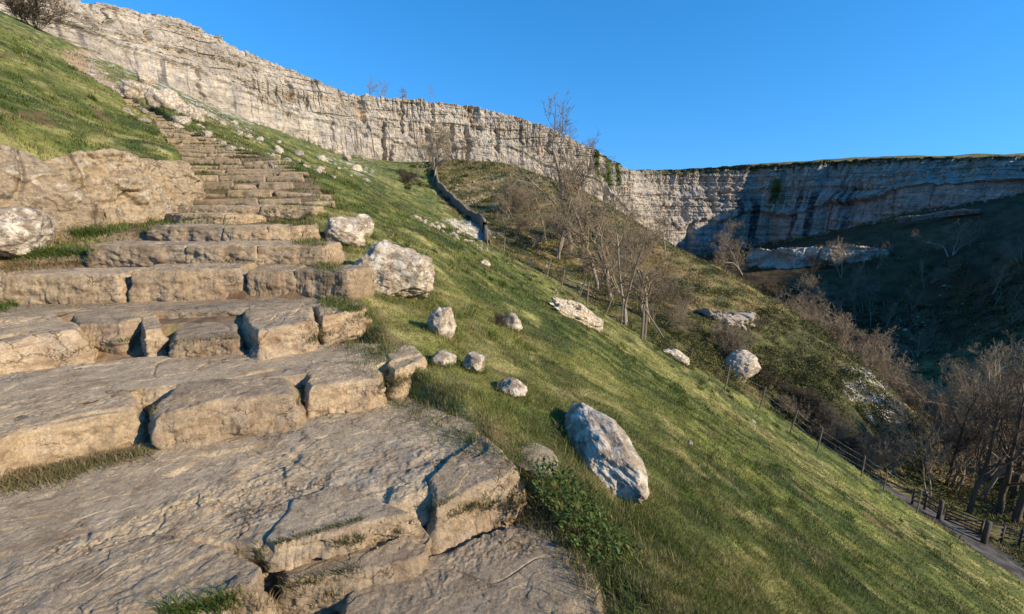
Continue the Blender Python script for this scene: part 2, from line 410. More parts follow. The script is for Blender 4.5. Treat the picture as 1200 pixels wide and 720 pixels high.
def ground_col(x, y, z, slope_nz):
    r = np.hypot(x, y); az = np.arctan2(x, y)
    c = grass_col(x, y)
    c = lerp3(c, (.17, .11, .055), .85*bare(x, y))
    # rough bracken side
    w = rough_side(x, y)
    n1 = fbm(x*.14, y*.14, 3, 5); n2 = fbm(x*.8, y*.8, 6, 4)
    br = lerp3((.12, .125, .032), (.25, .185, .075), sm(-.35, .35, n1+.4*n2))
    br = lerp3(br, (.055, .055, .022), .7*sm(.1, .6, -n1+.6*n2))
    br = lerp3(br, (.26, .19, .10), sm(.35, .8, n2+.3*n1))
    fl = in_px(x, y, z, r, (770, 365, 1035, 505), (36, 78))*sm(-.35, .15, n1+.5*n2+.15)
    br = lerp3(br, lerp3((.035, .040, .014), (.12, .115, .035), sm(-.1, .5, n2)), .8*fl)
    dark = lerp3((.042, .030, .010), (.092, .058, .020), sm(-.4, .4, n1+.5*n2))  # far valley side: its shade is put into the colour as darker browns
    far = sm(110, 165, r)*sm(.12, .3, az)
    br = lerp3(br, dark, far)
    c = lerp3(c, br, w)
    # stairs corridor: trodden earth
    s, l = sl(x, y)
    cw = stair_w(x, y, .12)
    nn = fbm(x*2.6, y*2.6, 1, 4)
    earth = lerp3((.17, .105, .055), (.30, .21, .125), sm(-.4, .5, nn))
    c = lerp3(c, earth, cw*sm(-.55, .15, .35-nn))
    pl = np.interp(s, ST_S, ST_L)*.5+np.interp(s, ST_S, ST_R)*.5
    pw = (1-sm(.5, 1.5, np.abs(l-pl)+.8*nn))*sm(38, 44, s)*(1-sm(95, 110, s))
    c = lerp3(c, (.38, .27, .16), pw)
    # trampled ground at the flight's right edge
    er = (1-sm(.05, .4, np.abs(l-st_r(s)+.1)+.5*nn))*sm(-4, 0, s)*(1-sm(20, 30, s))
    c = lerp3(c, (.20, .14, .08), .8*er)
    # stony ground
    n3 = fbm(x*.9, y*.9, 12, 5); n4 = fbm(x*.25, y*.25, 13, 4)
    scr = (in_px(x, y, z, r, (100, 55, 300, 165), (45, 215))*.85+in_px(x, y, z, r, (478, 256, 575, 298), (46, 78))*1.1
           + in_px(x, y, z, r, (380, 160, 440, 215), (60, 240))*.6 + in_px(x, y, z, r, (985, 430, 1060, 500), (50, 75))*.9
           + in_px(x, y, z, r, (520, 200, 680, 245), (80, 200))*.55)
    rc = np.interp(az, C_AZ, C_R)
    foot = sm(14, 2, rc-r) if False else (1-sm(2, 14, np.abs(rc-r)))
    scr = np.clip(scr+foot*.7, 0, 1.2)
    c = lerp3(c, (.52, .47, .39), np.clip(sm(.55, .95, scr*.8+.5*n3+.35*n4), 0, 1))
    # track
    rd = seg_dist(x, y, ROAD)
    c = lerp3(c, lerp3((.055, .052, .048), (.11, .105, .10), sm(-.4, .4, n2)), 1-sm(1.3, 1.9, rd+.3*n2))
    # plateau
    pk = sm(4, 10, r-rc)*(az > -1.3)*(az < 1.05)
    c = lerp3(c, lerp3((.10, .115, .03), (.22, .18, .08), sm(-.3, .3, n1)), pk)
    return np.clip(c, 0, 1)

def build_ground():
    a0, a1 = -.90, .92
    A = np.concatenate([np.linspace(-math.pi, a0, 90)[:-1], np.linspace(a0, a1, 1150), np.linspace(a1, math.pi, 90)[1:-1]])
    Rr = np.concatenate([[0.02, .15, .3, .45], np.geomspace(.6, 420, 620), np.geomspace(430, 9000, 25)])
    rr, aa = np.meshgrid(Rr, A, indexing='ij')
    x = rr*np.sin(aa); y = rr*np.cos(aa)
    z = H(x, y)
    z = z+(8-z)*sm(500, 2500, rr)*(np.abs(aa) > 1.2)
    n, m = z.shape
    gx = np.gradient(z, axis=0)/np.gradient(rr, axis=0)
    c = ground_col(x.ravel(), y.ravel(), z.ravel(), None)
    V = np.stack([x, y, z], -1).reshape(-1, 3)
    f = grid_faces(n, m, True)[:, ::-1]
    o = link_mesh('ground', V, [f], M['ground'], colors=c)
    tag(o, kind='structure'); return o
build_ground()
# the track: a thin draped sheet of trodden gravel
def build_track():
    P = ROAD; pts = []
    for a, b in zip(P[:-1], P[1:]):
        for t in np.linspace(0, 1, 12, endpoint=False): pts.append(a+(b-a)*t)
    pts = np.array(pts); T = np.gradient(pts, axis=0); T /= np.linalg.norm(T, axis=1)[:, None]; Nn = np.stack([T[:, 1], -T[:, 0]], 1)
    for _ in range(4): pts[1:-1] = (pts[:-2]+2*pts[1:-1]+pts[2:])/4
    L = np.linspace(-1.35, 1.35, 11)
    X = pts[:, None]+Nn[:, None]*L[None, :, None]*(1+.12*noise(pts[:, 0], pts[:, 1]))[:, None, None]
    x, y = X[..., 0], X[..., 1]
    z = H(x, y)+.05+.02*fbm(x*2, y*2)
    z[:, 0] -= .12; z[:, -1] -= .12
    c = lerp3((.055, .052, .048), (.115, .11, .10), sm(-.4, .4, fbm(x.ravel()*1.3, y.ravel()*1.3)))
    o = link_mesh('track', np.stack([x, y, z], -1).reshape(-1, 3), [grid_faces(len(pts), 11)], M['ground'], colors=c)
    tag(o, kind='structure')
build_track()

# ------------------------------------------------------------------ the cliff
def build_cliff():
    az0, az1 = C_AZ[0], C_AZ[-1]
    n = 2300; m = 170
    az = np.linspace(az0, az1, n)
    def ip(v):
        k = np.interp(az, C_AZ, v); w = 21; ker = np.hanning(w+2)[1:-1]; ker /= ker.sum()
        return np.convolve(np.pad(k, w//2, 'edge'), ker, 'valid')
    r, zb, zt, led = ip(C_R), ip(C_ZB), ip(C_ZT), ip(CL[:, 4])
    bx, by = r*np.sin(az), r*np.cos(az)
    tx, ty = np.gradient(bx), np.gradient(by); L = np.hypot(tx, ty); tx /= L; ty /= L
    nx, ny = ty, -tx           # outward, toward the viewer
    u = np.concatenate([[0], np.cumsum(np.hypot(np.diff(bx), np.diff(by)))])
    px = 600+F*np.tan(az)*1.02
    zt = zt+.8*fbm(u*.10, 0, 2, 4)+1.0*terrace(fbm(u*.22, 3, 1, 3), 2.2, .12)
    v = np.concatenate([np.linspace(-.25, 0, 14)[:-1], np.linspace(0, 1, m-14-9), np.ones(10)])
    m = len(v)
    back = np.concatenate([np.zeros(m-10), np.geomspace(.35, 30, 10)])
    Vv, U = np.meshgrid(v, u, indexing='ij'); BK = back[:, None]
    hgt = (zt-zb)[None]
    Z = zb[None]+Vv*hgt
    Z[Vv < 0] = (zb[None]+Vv*40)[Vv < 0]
    Zb = Z+2.2*noise(U*.025, 0, 4)                      # beds dip and roll a little
    right = sm(735, 800, px)[None]
    # buttresses and bays, sharper in the upper tier
    up = sm(-.03, .03, Vv-led[None]-.16*noise(U*.03, 3)-.05*noise(U*.15, 5))
    d = 2.6*(1+.9*right)*fbm(U*.030, Z*.012, 1, 3)+1.0*ridge(U*.07, Z*.03, 2, 3)*(.3+.6*up)*(1+1.4*right)
    q = terrace(fbm(U*.16, Z*.03, 7, 3), 3.2, .22); d += (.7+1.8*right)*q*(.25+up)
    # bedding: thin recessed joints and steps
    bed = terrace(fbm(Zb*.30, U*.010, 5, 3), 3.5, .2)
    d += .95*bed*(.5+.6*up)*(1+1.1*right)
    gap = np.abs(((Zb*.23+.2*fbm(U*.05, 0, 6, 3)) % 1)-.5); d -= .9*(1-sm(0, .05, gap))*(.15+.8*up)*sm(-.1, .25, noise(U*.05, Zb*.2, 6))
    # vertical joints
    jn = np.abs(noise(U*.32, Z*.025, 8)); d -= 1.5*(1-sm(0, .06, jn))*(.4+up*.6)*sm(-.2, .3, noise(U*.07, Z*.06, 9))
    cell = terrace(fbm(U*.30, Zb*.22, 4, 3), 3.0, .12); d += .85*cell*up+.25*cell*(1-up)
    d += .5*fbm(U*.5, Z*.5, 9, 4)*(.9+.4*up)+.7*fbm(U*.14, Z*.10, 19, 3)*(1-up)
    # overhanging lip under the ledge, setback above it
    lipd = Vv-led[None]-.16*noise(U*.03, 3)-.05*noise(U*.15, 5)
    lip = np.exp(-((lipd+.02)/.03)**2)
    d += .9*lip*(1+1.6*right)
    d -= 2.4*np.exp(-((lipd+.09)/.05)**2)*right*sm(-.1, .3, noise(U*.03, 2, 2))
    d -= 3.2*up*sm(0, .12, lipd)
    l2 = Vv-.74-.07*noise(U*.05, 11)-.03*noise(U*.3, 12); d -= 3.0*right*sm(-.01, .03, l2)*sm(-.3, .1, noise(U*.04, 14))
    d -= 4.0*np.clip(Vv, 0, 1)**2
    # caves and hollows low down on the far wall
    for cu, cw in ((868, 9), (905, 10), (968, 11), (760, 6), (812, 7)):
        k = np.argmin(np.abs(px-cu)); d -= 3.5*np.exp(-((U-u[k])/(cw*.28))**2)*(1-sm(.25, .5, Vv))*right
    for cu, cw, v0, v1, dp in ((72,1.6,.78,.97,4),(79,1.0,.7,.95,4),(95,1.8,.72,.98,4.5),(123,1.3,.66,.86,3.5),(131,1.2,.66,.86,3.5),(146,1.2,.62,.82,3),(157,.9,.6,.78,2.5),(182,1.3,.66,.84,3.5),(216,1.3,.62,.75,3),(252,1.0,.05,.4,2.5),(362,1.6,.55,.75,4),(397,1.1,.1,.5,2.5),
          (432,3.0,.35,1.0,3.5),(454,1.6,.0,.55,5),(462,1.5,.0,.25,4),(478,1.2,.45,.9,3),(506,2.4,.1,.5,4.5),(514,1.6,.6,.95,4),(533,2.0,.2,.6,4),(549,2.2,.08,.5,4.5),(556,2.0,.62,.95,4),(584,1.8,.25,.6,3.5),(562,3.0,.55,.95,3),(612,1.5,.45,.9,3),(645,1.6,.5,.9,3.5),(668,2.2,.0,.4,3),(708,2.5,.1,.7,4)):
        k = np.argmin(np.abs(px-cu)); d -= (.62 if cu > 240 else .9)*dp*np.exp(-np.abs((U-u[k]-1.2*noise(Z*.5, cu)-2.2*noise(Z*.13, cu)-1.2*(Vv-v0))/(cw*.55))**2.5)*sm(v0-.04, v0+.04, Vv+.06*noise(U*.5, cu))*(1-sm(v1-.02, v1+.10, Vv+.10*noise(U*.4, cu+3)))
    d = np.where(Vv < 0, d-4*Vv*3, d)
    X = bx[None]+nx[None]*(d-BK); Y = by[None]+ny[None]*(d-BK)
    Zf = Z+np.where(BK > 0, -.5*sm(3, 16, BK)+.5*fbm(U*.3, BK*.3, 2, 3)*sm(0, 2, BK)-.0*BK, 0)
    Zf = Zf+.25*fbm(U*.4, Z*.4, 3, 3)*(Vv > .9)
    # colour
    f1 = fbm(U*.05, Z*.09, 21, 4); f2 = fbm(U*.5, Z*.6, 22, 4); stain = fbm(U*.32, Z*.018, 23, 4); vs = fbm(U*.75, Z*.03, 24, 3)
    c = lerp3((.35, .31, .245), (.49, .435, .345), sm(-.5, .5, f1+.5*f2))
    c = lerp3(c, (.33, .315, .29), .75*sm(0, .5, vs+.6*f1)*(1-.6*up))
    c = lerp3(c, (.50, .34, .19), .6*sm(.36, .72, fbm(U*.11, Z*.2, 25, 4))*(.25+.75*up)*(1-.6*right))
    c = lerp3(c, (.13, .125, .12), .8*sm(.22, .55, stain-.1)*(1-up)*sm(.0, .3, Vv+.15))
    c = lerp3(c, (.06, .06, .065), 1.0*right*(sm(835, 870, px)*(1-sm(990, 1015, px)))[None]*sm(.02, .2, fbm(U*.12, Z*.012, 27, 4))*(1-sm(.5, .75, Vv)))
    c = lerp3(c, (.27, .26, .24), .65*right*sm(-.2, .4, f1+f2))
    gx_ = np.gradient(d, axis=0)/np.maximum(np.abs(np.gradient(Z, axis=0)), .05)
    veg = sm(.8, 2.2, -gx_)*sm(-.2, .4, fbm(U*.12, Z*.3, 28, 3))*(1-.97*right)
    veg = np.maximum(veg, sm(.2, .8, BK+0*U)*sm(-.6, .1, fbm(U*.2, BK*.5, 2, 3)+.1))
    c = lerp3(c, lerp3((.07, .085, .02), (.17, .14, .05), sm(-.3, .3, f2)), veg)
    # ivy hanging near the nose of the left wall
    for cu, cw, v0 in ((702, 5, .35), (716, 6, .45), (727, 4, .55), (905, 7, .42)):
        k = np.argmin(np.abs(px-cu)); w = np.exp(-((U-u[k])/(cw*.35))**2)*sm(v0, v0+.15, Vv+.15*f2)*(1 if cu < 800 else (1-sm(.75, .85, Vv)))
        c = lerp3(c, (.07, .095, .02), np.clip(1.6*w, 0, 1))
    c = lerp3(c, (.085, .085, .03), right*sm(.90, .97, Vv+.05*f2))
    c = lerp3(c, (.10, .10, .03), sm(.03, .0, Vv+0*U) if False else (1-sm(-.02, .03, Vv+.04*f2)))
    V = np.stack([X, Y, Zf], -1).reshape(-1, 3)
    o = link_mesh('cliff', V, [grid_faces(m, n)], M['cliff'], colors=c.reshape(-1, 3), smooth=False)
    tag(o, kind='structure')
build_cliff()

# ------------------------------------------------------------------ sky, sun, camera
EL, SAZ = R(25), math.atan2(.90, -.43)        # azimuth from +Y towards +X
w = bpy.data.worlds.new('World'); sc.world = w; w.use_nodes = True
t = w.node_tree; bg = t.nodes['Background']; sky = t.nodes.new('ShaderNodeTexSky')
sky.sky_type = 'NISHITA'; sky.sun_disc = False; sky.sun_elevation = EL; sky.sun_rotation = SAZ
sky.altitude = 300; sky.air_density = 1.0; sky.dust_density = 0.0; sky.ozone_density = 3.0
hs = t.nodes.new('ShaderNodeHueSaturation'); hs.inputs['Saturation'].default_value = 1.33; hs.inputs['Value'].default_value = 1.36
tcw = t.nodes.new('ShaderNodeTexCoord'); vm = t.nodes.new('ShaderNodeVectorMath'); vm.operation = 'MULTIPLY_ADD'
vm.inputs[1].default_value = (1, 1, .80); vm.inputs[2].default_value = (0, 0, .24); t.links.new(tcw.outputs['Generated'], vm.inputs[0])
vn = t.nodes.new('ShaderNodeVectorMath'); vn.operation = 'NORMALIZE'; t.links.new(vm.outputs[0], vn.inputs[0]); t.links.new(vn.outputs[0], sky.inputs[0])
t.links.new(sky.outputs[0], hs.inputs['Color']); t.links.new(hs.outputs[0], bg.inputs[0]); bg.inputs[1].default_value = .15
sl_ = bpy.data.lights.new('sun', 'SUN'); sl_.energy = 5.0; sl_.angle = R(.53); sl_.color = (1, .83, .62)
so = bpy.data.objects.new('sun', sl_); COL.objects.link(so)
sd = Vector((math.sin(SAZ)*math.cos(EL), math.cos(SAZ)*math.cos(EL), math.sin(EL)))
so.rotation_euler = sd.to_track_quat('Z', 'Y').to_euler(); so.location = sd*300
cam = bpy.data.cameras.new('camera'); co = bpy.data.objects.new('camera', cam); COL.objects.link(co)
cam.sensor_width = 36; cam.lens = 36*F/1200; cam.clip_start = .05; cam.clip_end = 20000
co.rotation_euler = (R(90)-PITCH, 0, 0); sc.camera = co
sc.view_settings.view_transform = 'Standard'; sc.view_settings.look = 'None'; sc.view_settings.exposure = .42; sc.view_settings.gamma = 1
sc.cycles.max_bounces = 5; sc.cycles.diffuse_bounces = 3; sc.cycles.transparent_max_bounces = 6

# ------------------------------------------------------------------ step stones
def resample(P, n):
    P = np.asarray(P, float); Q = np.vstack([P, P[:1]]); d = np.hypot(*np.diff(Q, axis=0).T); s = np.concatenate([[0], np.cumsum(d)])
    t = np.linspace(0, s[-1], n, endpoint=False)
    return np.stack([np.interp(t, s, Q[:, 0]), np.interp(t, s, Q[:, 1])], 1)
def smooth_closed(P, k):
    for _ in range(k): P = (np.roll(P, 1, 0)+2*P+np.roll(P, -1, 0))/4
    return P
def plates(x, y, seed):
    xi, yi = np.floor(x), np.floor(y); best = np.full(np.shape(x), 9.); hh = np.zeros(np.shape(x)); tx = np.zeros(np.shape(x)); ty = np.zeros(np.shape(x))
    for i in (-1, 0, 1):
        for j in (-1, 0, 1):
            k = _perm[_perm[(xi+i).astype(np.int64) & 255]+((yi+j).astype(np.int64) & 255)]; g = _g[(k+int(seed)*7) & 255]
            cx, cy = xi+i+.5+.42*g[..., 0], yi+j+.5+.42*g[..., 1]; d = (x-cx)**2+(y-cy)**2; m = d < best
            best = np.where(m, d, best); hh = np.where(m, g[..., 2]+.7*g[..., 0]*(x-cx)+.7*g[..., 1]*(y-cy), hh)
    return hh
def stone_mesh(poly, ztop, depth, seed=0, n=380, rings=70, side=30, bev=.024, relief=.012, tilt=(0, 0), bulge=.03, wob=.035, layered=1.0, face=1.0):
    """a worn block: outline poly (world xy), star shaped about its centroid"""
    P = resample(poly, n); P = smooth_closed(P, 1)
    if ((P[:, 0]*np.roll(P[:, 1], -1)-np.roll(P[:, 0], -1)*P[:, 1]).sum()) < 0: P = P[::-1]
    c = P.mean(0)
    nn = fbm(P[:, 0]*2.4, P[:, 1]*2.4, seed*3.1, 3)
    rad = P-c; rl = np.hypot(*rad.T)[:, None]
    P = P+rad/rl*nn[:, None]*wob
    P = P+rad/rl*(terrace(nn, 5, .2)-nn)[:, None]*wob*.8
    T = np.roll(P, -1, 0)-np.roll(P, 1, 0); T /= np.hypot(*T.T)[:, None]+1e-9
    Nn = smooth_closed(np.stack([T[:, 1], -T[:, 0]], 1), 6); Nn /= np.hypot(*Nn.T)[:, None]
    sr = 1-np.geomspace(1, .012, rings)[::1]; sr = np.concatenate([sr[1:], [1]])
    sr = np.unique(np.concatenate([np.linspace(.03, .9, rings//2), 1-np.geomspace(.1, .003, rings//3), [1]]))
    X = c[0]+sr[:, None]*(P[None, :, 0]-c[0]); Y = c[1]+sr[:, None]*(P[None, :, 1]-c[1])
    dist = (1-sr)[:, None]*rl.T
    b = bev*(1+.6*noise(X*5, Y*5, seed))
    q = np.clip(1-dist/b, 0, 1)
    Z = np.full_like(X, ztop)+tilt[0]*(X-c[0])+tilt[1]*(Y-c[1])-b*(1-np.sqrt(np.maximum(1-q*q, 0)))
    Xs, Ys = sl(X, Y)
    f = fbm(Xs*1.6, Ys*1.0, seed+.5, 5)+.45*fbm(Xs*5, Ys*3.4, seed+2.5, 3)
    wx = X+.04*noise(X*2.3, Y*2.3, seed+4); wy = Y+.04*noise(X*2.3, Y*2.3, seed+5); Wx, Wy = sl(wx, wy)
    g = fbm(Wx*3.1, Wy*1.7, seed+8.5, 4)
    ro = sm(-.12, .25, fbm(Xs*1.3, Ys*.8, seed+6.5, 3))
    pl = plates(Wx*2.6+.25*fbm(wx*6, wy*6, seed, 2), Wy*1.7+.25*fbm(wx*6, wy*6, seed+3, 2), seed); p2 = plates(Wx*7+.3*fbm(wx*14, wy*14, seed, 2), Wy*5, seed+5)
    rel = relief*(.75*layered*terrace(f, 2.0, .07)+.65*layered*(.25+.75*ro)*pl+.42*layered*ro*p2+.35*layered*ro*terrace(g, 3.0, .08)+(.15+.6*ro)*fbm(X*9, Y*9, seed, 4)+.4*(.4+ro)*fbm(X*30, Y*30, seed, 3))
    pit = noise(Xs*3.3, Ys*2.1, seed+11); rel = rel-relief*1.5*sm(.38, .5, pit)
    cr = np.abs(noise(Xs*1.3+.3*noise(X*3, Y*3, 2), Ys*.8, seed+7)); rel = rel-relief*.9*(1-sm(0, .015, cr))
    Z = Z+rel*(1-.5*q)
    # sides
    k = np.linspace(0, 1, side+1)[1:]
    zt = Z[-1]
    SX, SY, SZ = [], [], []
    for kk in k:
        z = zt-kk*depth
        bul = bulge*(np.sin(min(kk*1.6, 1)*math.pi*.5)*1.2)+.022*fbm(P[:, 0]*4, P[:, 1]*4, z*7+seed, 4)*min(1, kk*5)*1.6
        bul = bul+face*.03*terrace(fbm(P[:, 0]*2.2, P[:, 1]*2.2, z*5+seed, 4), 3.4, .06)*min(1, kk*7)+face*.012*fbm(P[:, 0]*14, P[:, 1]*14, z*14, 3)*min(1, kk*9)-.12*max(0, kk-.75)
        SX.append(P[:, 0]+Nn[:, 0]*bul); SY.append(P[:, 1]+Nn[:, 1]*bul); SZ.append(z)
    X = np.vstack([X]+[a[None] for a in SX]); Y = np.vstack([Y]+[a[None] for a in SY]); Z = np.vstack([Z]+[a[None] for a in SZ])
    V = np.stack([X, Y, Z], -1).reshape(-1, 3)
    V = np.vstack([[c[0], c[1], Z[0].mean()], V])
    Fq = grid_faces(X.shape[0], n, True)+1
    j = np.arange(n)
    tri = np.stack([np.zeros(n, int), 1+j, 1+(j+1) % n], 1)
    return V, [Fq[:, ::-1], tri], c
def stone(name, poly, ztop, depth, mat, label, cat, group, **k):
    V, Fs, c = stone_mesh(poly, ztop, depth, **k)
    org = np.array([c[0], c[1], ztop-depth])
    o = link_mesh(name, V-org, Fs, M[mat]); o.location = org
    return tag(o, label, cat, group)
def pz(pts, z): return [tuple(at_z(a, b, z)[:2]) for a, b in pts]
G1 = 'stones of the flight of steps'
near = [
 # px outline of the tread, height, depth, material, label, extra
 ([(610,614),(655,636),(688,662),(705,700),(712,780),(640,840),(400,860),(395,760),(408,700),(445,676),(500,655),(545,636)], -1.80, .30, 'slab', 'rough pitted slab at the bottom of the flight beside the dark green weeds', dict(relief=.013, n=900, rings=220, tilt=(-.02,.03))),
 ([(-420,700),(-200,610),(0,556),(150,524),(300,494),(450,464),(520,454),(556,486),(568,516),(520,552),(505,580),(430,602),(330,622),(300,640),(190,628),(100,652),(0,704),(-250,800)], -1.60, .35, 'slab', 'largest slab of the flight, long cracked and worn tread crossing the foreground', dict(relief=.0125, n=1400, rings=340, bev=.04)),
 ([(-300,840),(-250,770),(0,690),(100,646),(190,622),(255,640),(306,664),(300,690),(140,718),(60,760),(-120,850)], -1.585, .30, 'slab', 'smooth grey slab with a tan broken edge at the near left corner', dict(relief=.009, n=800, rings=200, tilt=(.015,.03))),
 ([(506,560),(528,532),(566,512),(604,545),(590,562),(512,590)], -1.565, .32, 'step', 'pale block with a chipped face at the right end of the big cracked slab', dict(relief=.016, tilt=(.02,.05))),
 ([(304,632),(342,584),(400,570),(432,580),(490,602),(420,616),(316,640)], -1.583, .10, 'slab', 'smooth grey plate lying on the front edge of the big cracked slab', dict(relief=.01, bev=.03)),
 ([(322,640),(400,622),(488,606),(505,624),(494,650),(420,672),(328,684)], -1.71, .30, 'step', 'tan ledge stone under the front edge of the big cracked slab', dict(relief=.016)),
 # third step
 ([(-260,560),(-120,500),(0,440),(150,420),(300,408),(430,402),(486,406),(470,420),(440,428),(345,440),(205,452),(120,458),(25,482),(-150,560)], -1.375, .28, 'slab', 'long rough tread of the third step behind its row of front blocks', dict(relief=.011, n=1000, rings=220)),
 ([(-140,545),(-60,510),(25,478),(120,456),(152,455),(162,466),(157,477),(20,504),(-90,552)], -1.365, .33, 'step', 'left front block of the third step above a fringe of dry grass', dict(bev=.05, relief=.012)),
 ([(180,474),(204,452),(250,442),(334,440),(346,450),(342,462),(262,470),(184,484)], -1.35, .36, 'step', 'broad tan front block of the third step between two dark cracks', dict(bev=.06, relief=.012, bulge=.05)),
 ([(354,434),(372,427),(438,424),(449,432),(446,444),(362,455)], -1.37, .34, 'step', 'squared front block of the third step, right of the broad tan one', dict(bev=.05, relief=.012)),
 ([(452,414),(486,407),(498,416),(494,424),(462,436),(454,428)], -1.36, .32, 'step', 'small end block of the third step leaning into the grass', dict(bev=.04, relief=.012)),
 # fourth step
 ([(-150,395),(-60,372),(0,368),(72,366),(90,376),(94,386),(0,400),(-120,420)], -1.13, .36, 'step', 'large rounded block at the left end of the fourth step', dict(bev=.09, relief=.014, bulge=.06)),
 ([(84,368),(130,360),(165,362),(166,372),(140,380),(92,380)], -1.14, .26, 'step', 'low ledge stone over the brown earth hollow of the fourth step', dict(bev=.04)),
 ([(158,364),(182,360),(188,384),(170,388)], -1.16, .30, 'step', 'narrow upright stone in the fourth step beside the green grass tuft', dict(bev=.04)),
 ([(204,388),(220,379),(272,376),(280,382),(278,396),(208,398)], -1.22, .24, 'step', 'low squared block at the foot of the fourth step', dict(bev=.035)),
 ([(283,366),(292,357),(338,352),(358,356),(367,368),(362,380),(302,388)], -1.12, .34, 'step', 'tilted squared block standing forward in the fourth step', dict(bev=.045, tilt=(.06,.02))),
 ([(368,358),(400,351),(424,354),(428,361),(378,372)], -1.12, .26, 'step', 'small end stone of the fourth step above the grass', dict(bev=.04)),
 ([(-100,385),(0,352),(100,350),(200,346),(330,342),(410,346),(400,354),(285,362),(200,364),(100,368),(0,372),(-120,395)], -1.14, .25, 'slab', 'thin tread strip of the fourth step under the tall tan blocks', dict(relief=.014, n=500, rings=60)),
]
for i, (pp, z, dep, mt, lab, kw_) in enumerate(near):
    kw_.setdefault('seed', 3+i*1.7)
    stone('step_stone', pz(pp, z), z, dep, mt, lab, 'step stone', G1, **kw_)
def row(z, pts, depth_back, dep, labels, mat='step', k=None, gap=.012):
    """blocks along a step's front edge; pts: px of the breaks"""
    W = [at_z(a, b, z)[:2] for a, b in pts]
    for i in range(len(W)-1):
        a, b = W[i], W[i+1]; d = (b-a)/np.hypot(*(b-a)); bk = np.array([-d[1], d[0]])
        g = d*gap; j = rnd.uniform(-.03, .03); db = depth_back*rnd.uniform(.85, 1.1)
        poly = [a+g-bk*j, a*.5+b*.5-bk*(j+rnd.uniform(0, .04)), b-g-bk*j*.5, b-g+bk*db, a*.5+b*.5+bk*db*1.05, a+g+bk*db]
        stone('step_stone', poly, z+rnd.uniform(-.015, .015), dep, mat, labels[i], 'step stone', G1, seed=rnd.uniform(0, 99), bev=.035, bulge=.03, face=.6,
              tilt=(rnd.uniform(-.02, .02), rnd.uniform(-.02, .02)), **(k or {}))
def row9(z, pts, *a, **k):
    row(z, [tuple(proj(*(ray(q[0], 240)*(8.9/ray(q[0], 240)[1]))[:2], z)[:2]) for q in pts], *a, **k)
row(-.795, [(-160,326),(0,321),(137,320)], .62, .42, ['end block of the fifth step running out of the picture on the left', 'wide pale-spotted block near the left end of the fifth step'])
row(-.795, [(150,320),(283,316)], .62, .40, ['wide smooth brown block in the middle of the fifth step'])
row(-.795, [(286,317),(343,316),(407,318)], .58, .40, ['squarish block of the fifth step with a crack in its face', 'right end block of the fifth step beside the large lichened boulder'])
row(-.567, [(98,286),(218,287),(300,288),(378,288)], .6, .32, ['left block of the sixth step running into brown earth', 'middle block of the sixth step', 'right end block of the sixth step below the pale leaning boulder'], k=dict(n=220, rings=30))
row(-.38, [(168,265),(262,266),(312,266),(371,265)], .55, .28, ['left block of the seventh step', 'middle block of the seventh step', 'right end block of the seventh step against the pale leaning boulder'], k=dict(n=200, rings=26))
row(-.24, [(178,249),(212,251),(262,251),(322,250),(370,250)], .6, .28, ['left end stone of the eighth step below the bedded outcrop', 'rounded block of the eighth step beside a green tuft', 'long block of the eighth step right of the green tuft', 'right end stone of the eighth step'], k=dict(n=180, rings=24))
row9(-.09, [(208,240),(250,240),(305,240),(368,240)], .55, .26, ['left stone of the ninth step next to the outcrop', 'middle stone of the ninth step', 'right stone of the ninth step'], k=dict(n=160, rings=22))
# the upper flight
s = 11.6; STEPS = []
def from_eff(e, l): return e-float(st_k(e))*float(np.clip(l, -4, 2))*(1-float(sm(42, 52, e)))
while s < 45:
    z = float(st_z(s))+.11
    a, b = float(st_l(s)), float(st_r(s)); a += rnd.uniform(-.1, .15); b += rnd.uniform(-.2, .15)
    if s > 24: a += .1; b -= .1
    nst = rnd.choice((2, 3, 3, 4)) if s < 24 else rnd.choice((2, 2, 3))
    cuts = [a]+sorted(a+(b-a)*(i+rnd.uniform(-.42, .42))/nst for i in range(1, nst))+[b]
    where = 'lower part of the upper flight' if s < 20 else ('middle of the upper flight' if s < 32 else 'top of the flight below the cliff')
    STEPS.append((s, a, b, z))
    for i in range(nst):
        if s > 13 and nst > 2 and rnd.random() < .13: continue
        l0, l1 = cuts[i]+rnd.uniform(.005, .03), cuts[i+1]-rnd.uniform(.005, .03); jj = rnd.uniform(-.05, .05); db = rnd.uniform(.36, .6)
        poly = [xy(from_eff(s, l0)+jj, l0), xy(from_eff(s, l1)+jj, l1), xy(from_eff(s, l1)+db, l1+.05), xy(from_eff(s, l0)+db, l0+.05)]
        stone('step_stone', poly, z+rnd.uniform(-.06, .03), .5, 'step', 'worn tan step stone in the '+where, 'step stone', 'stones in the '+where,
              seed=rnd.uniform(0, 99), n=120, rings=18, side=12, bev=.045, bulge=.02, wob=.04, relief=.01, face=.8, tilt=(rnd.uniform(-.08, .08), rnd.uniform(-.06, .06)))
    s += rnd.uniform(.66, .88)

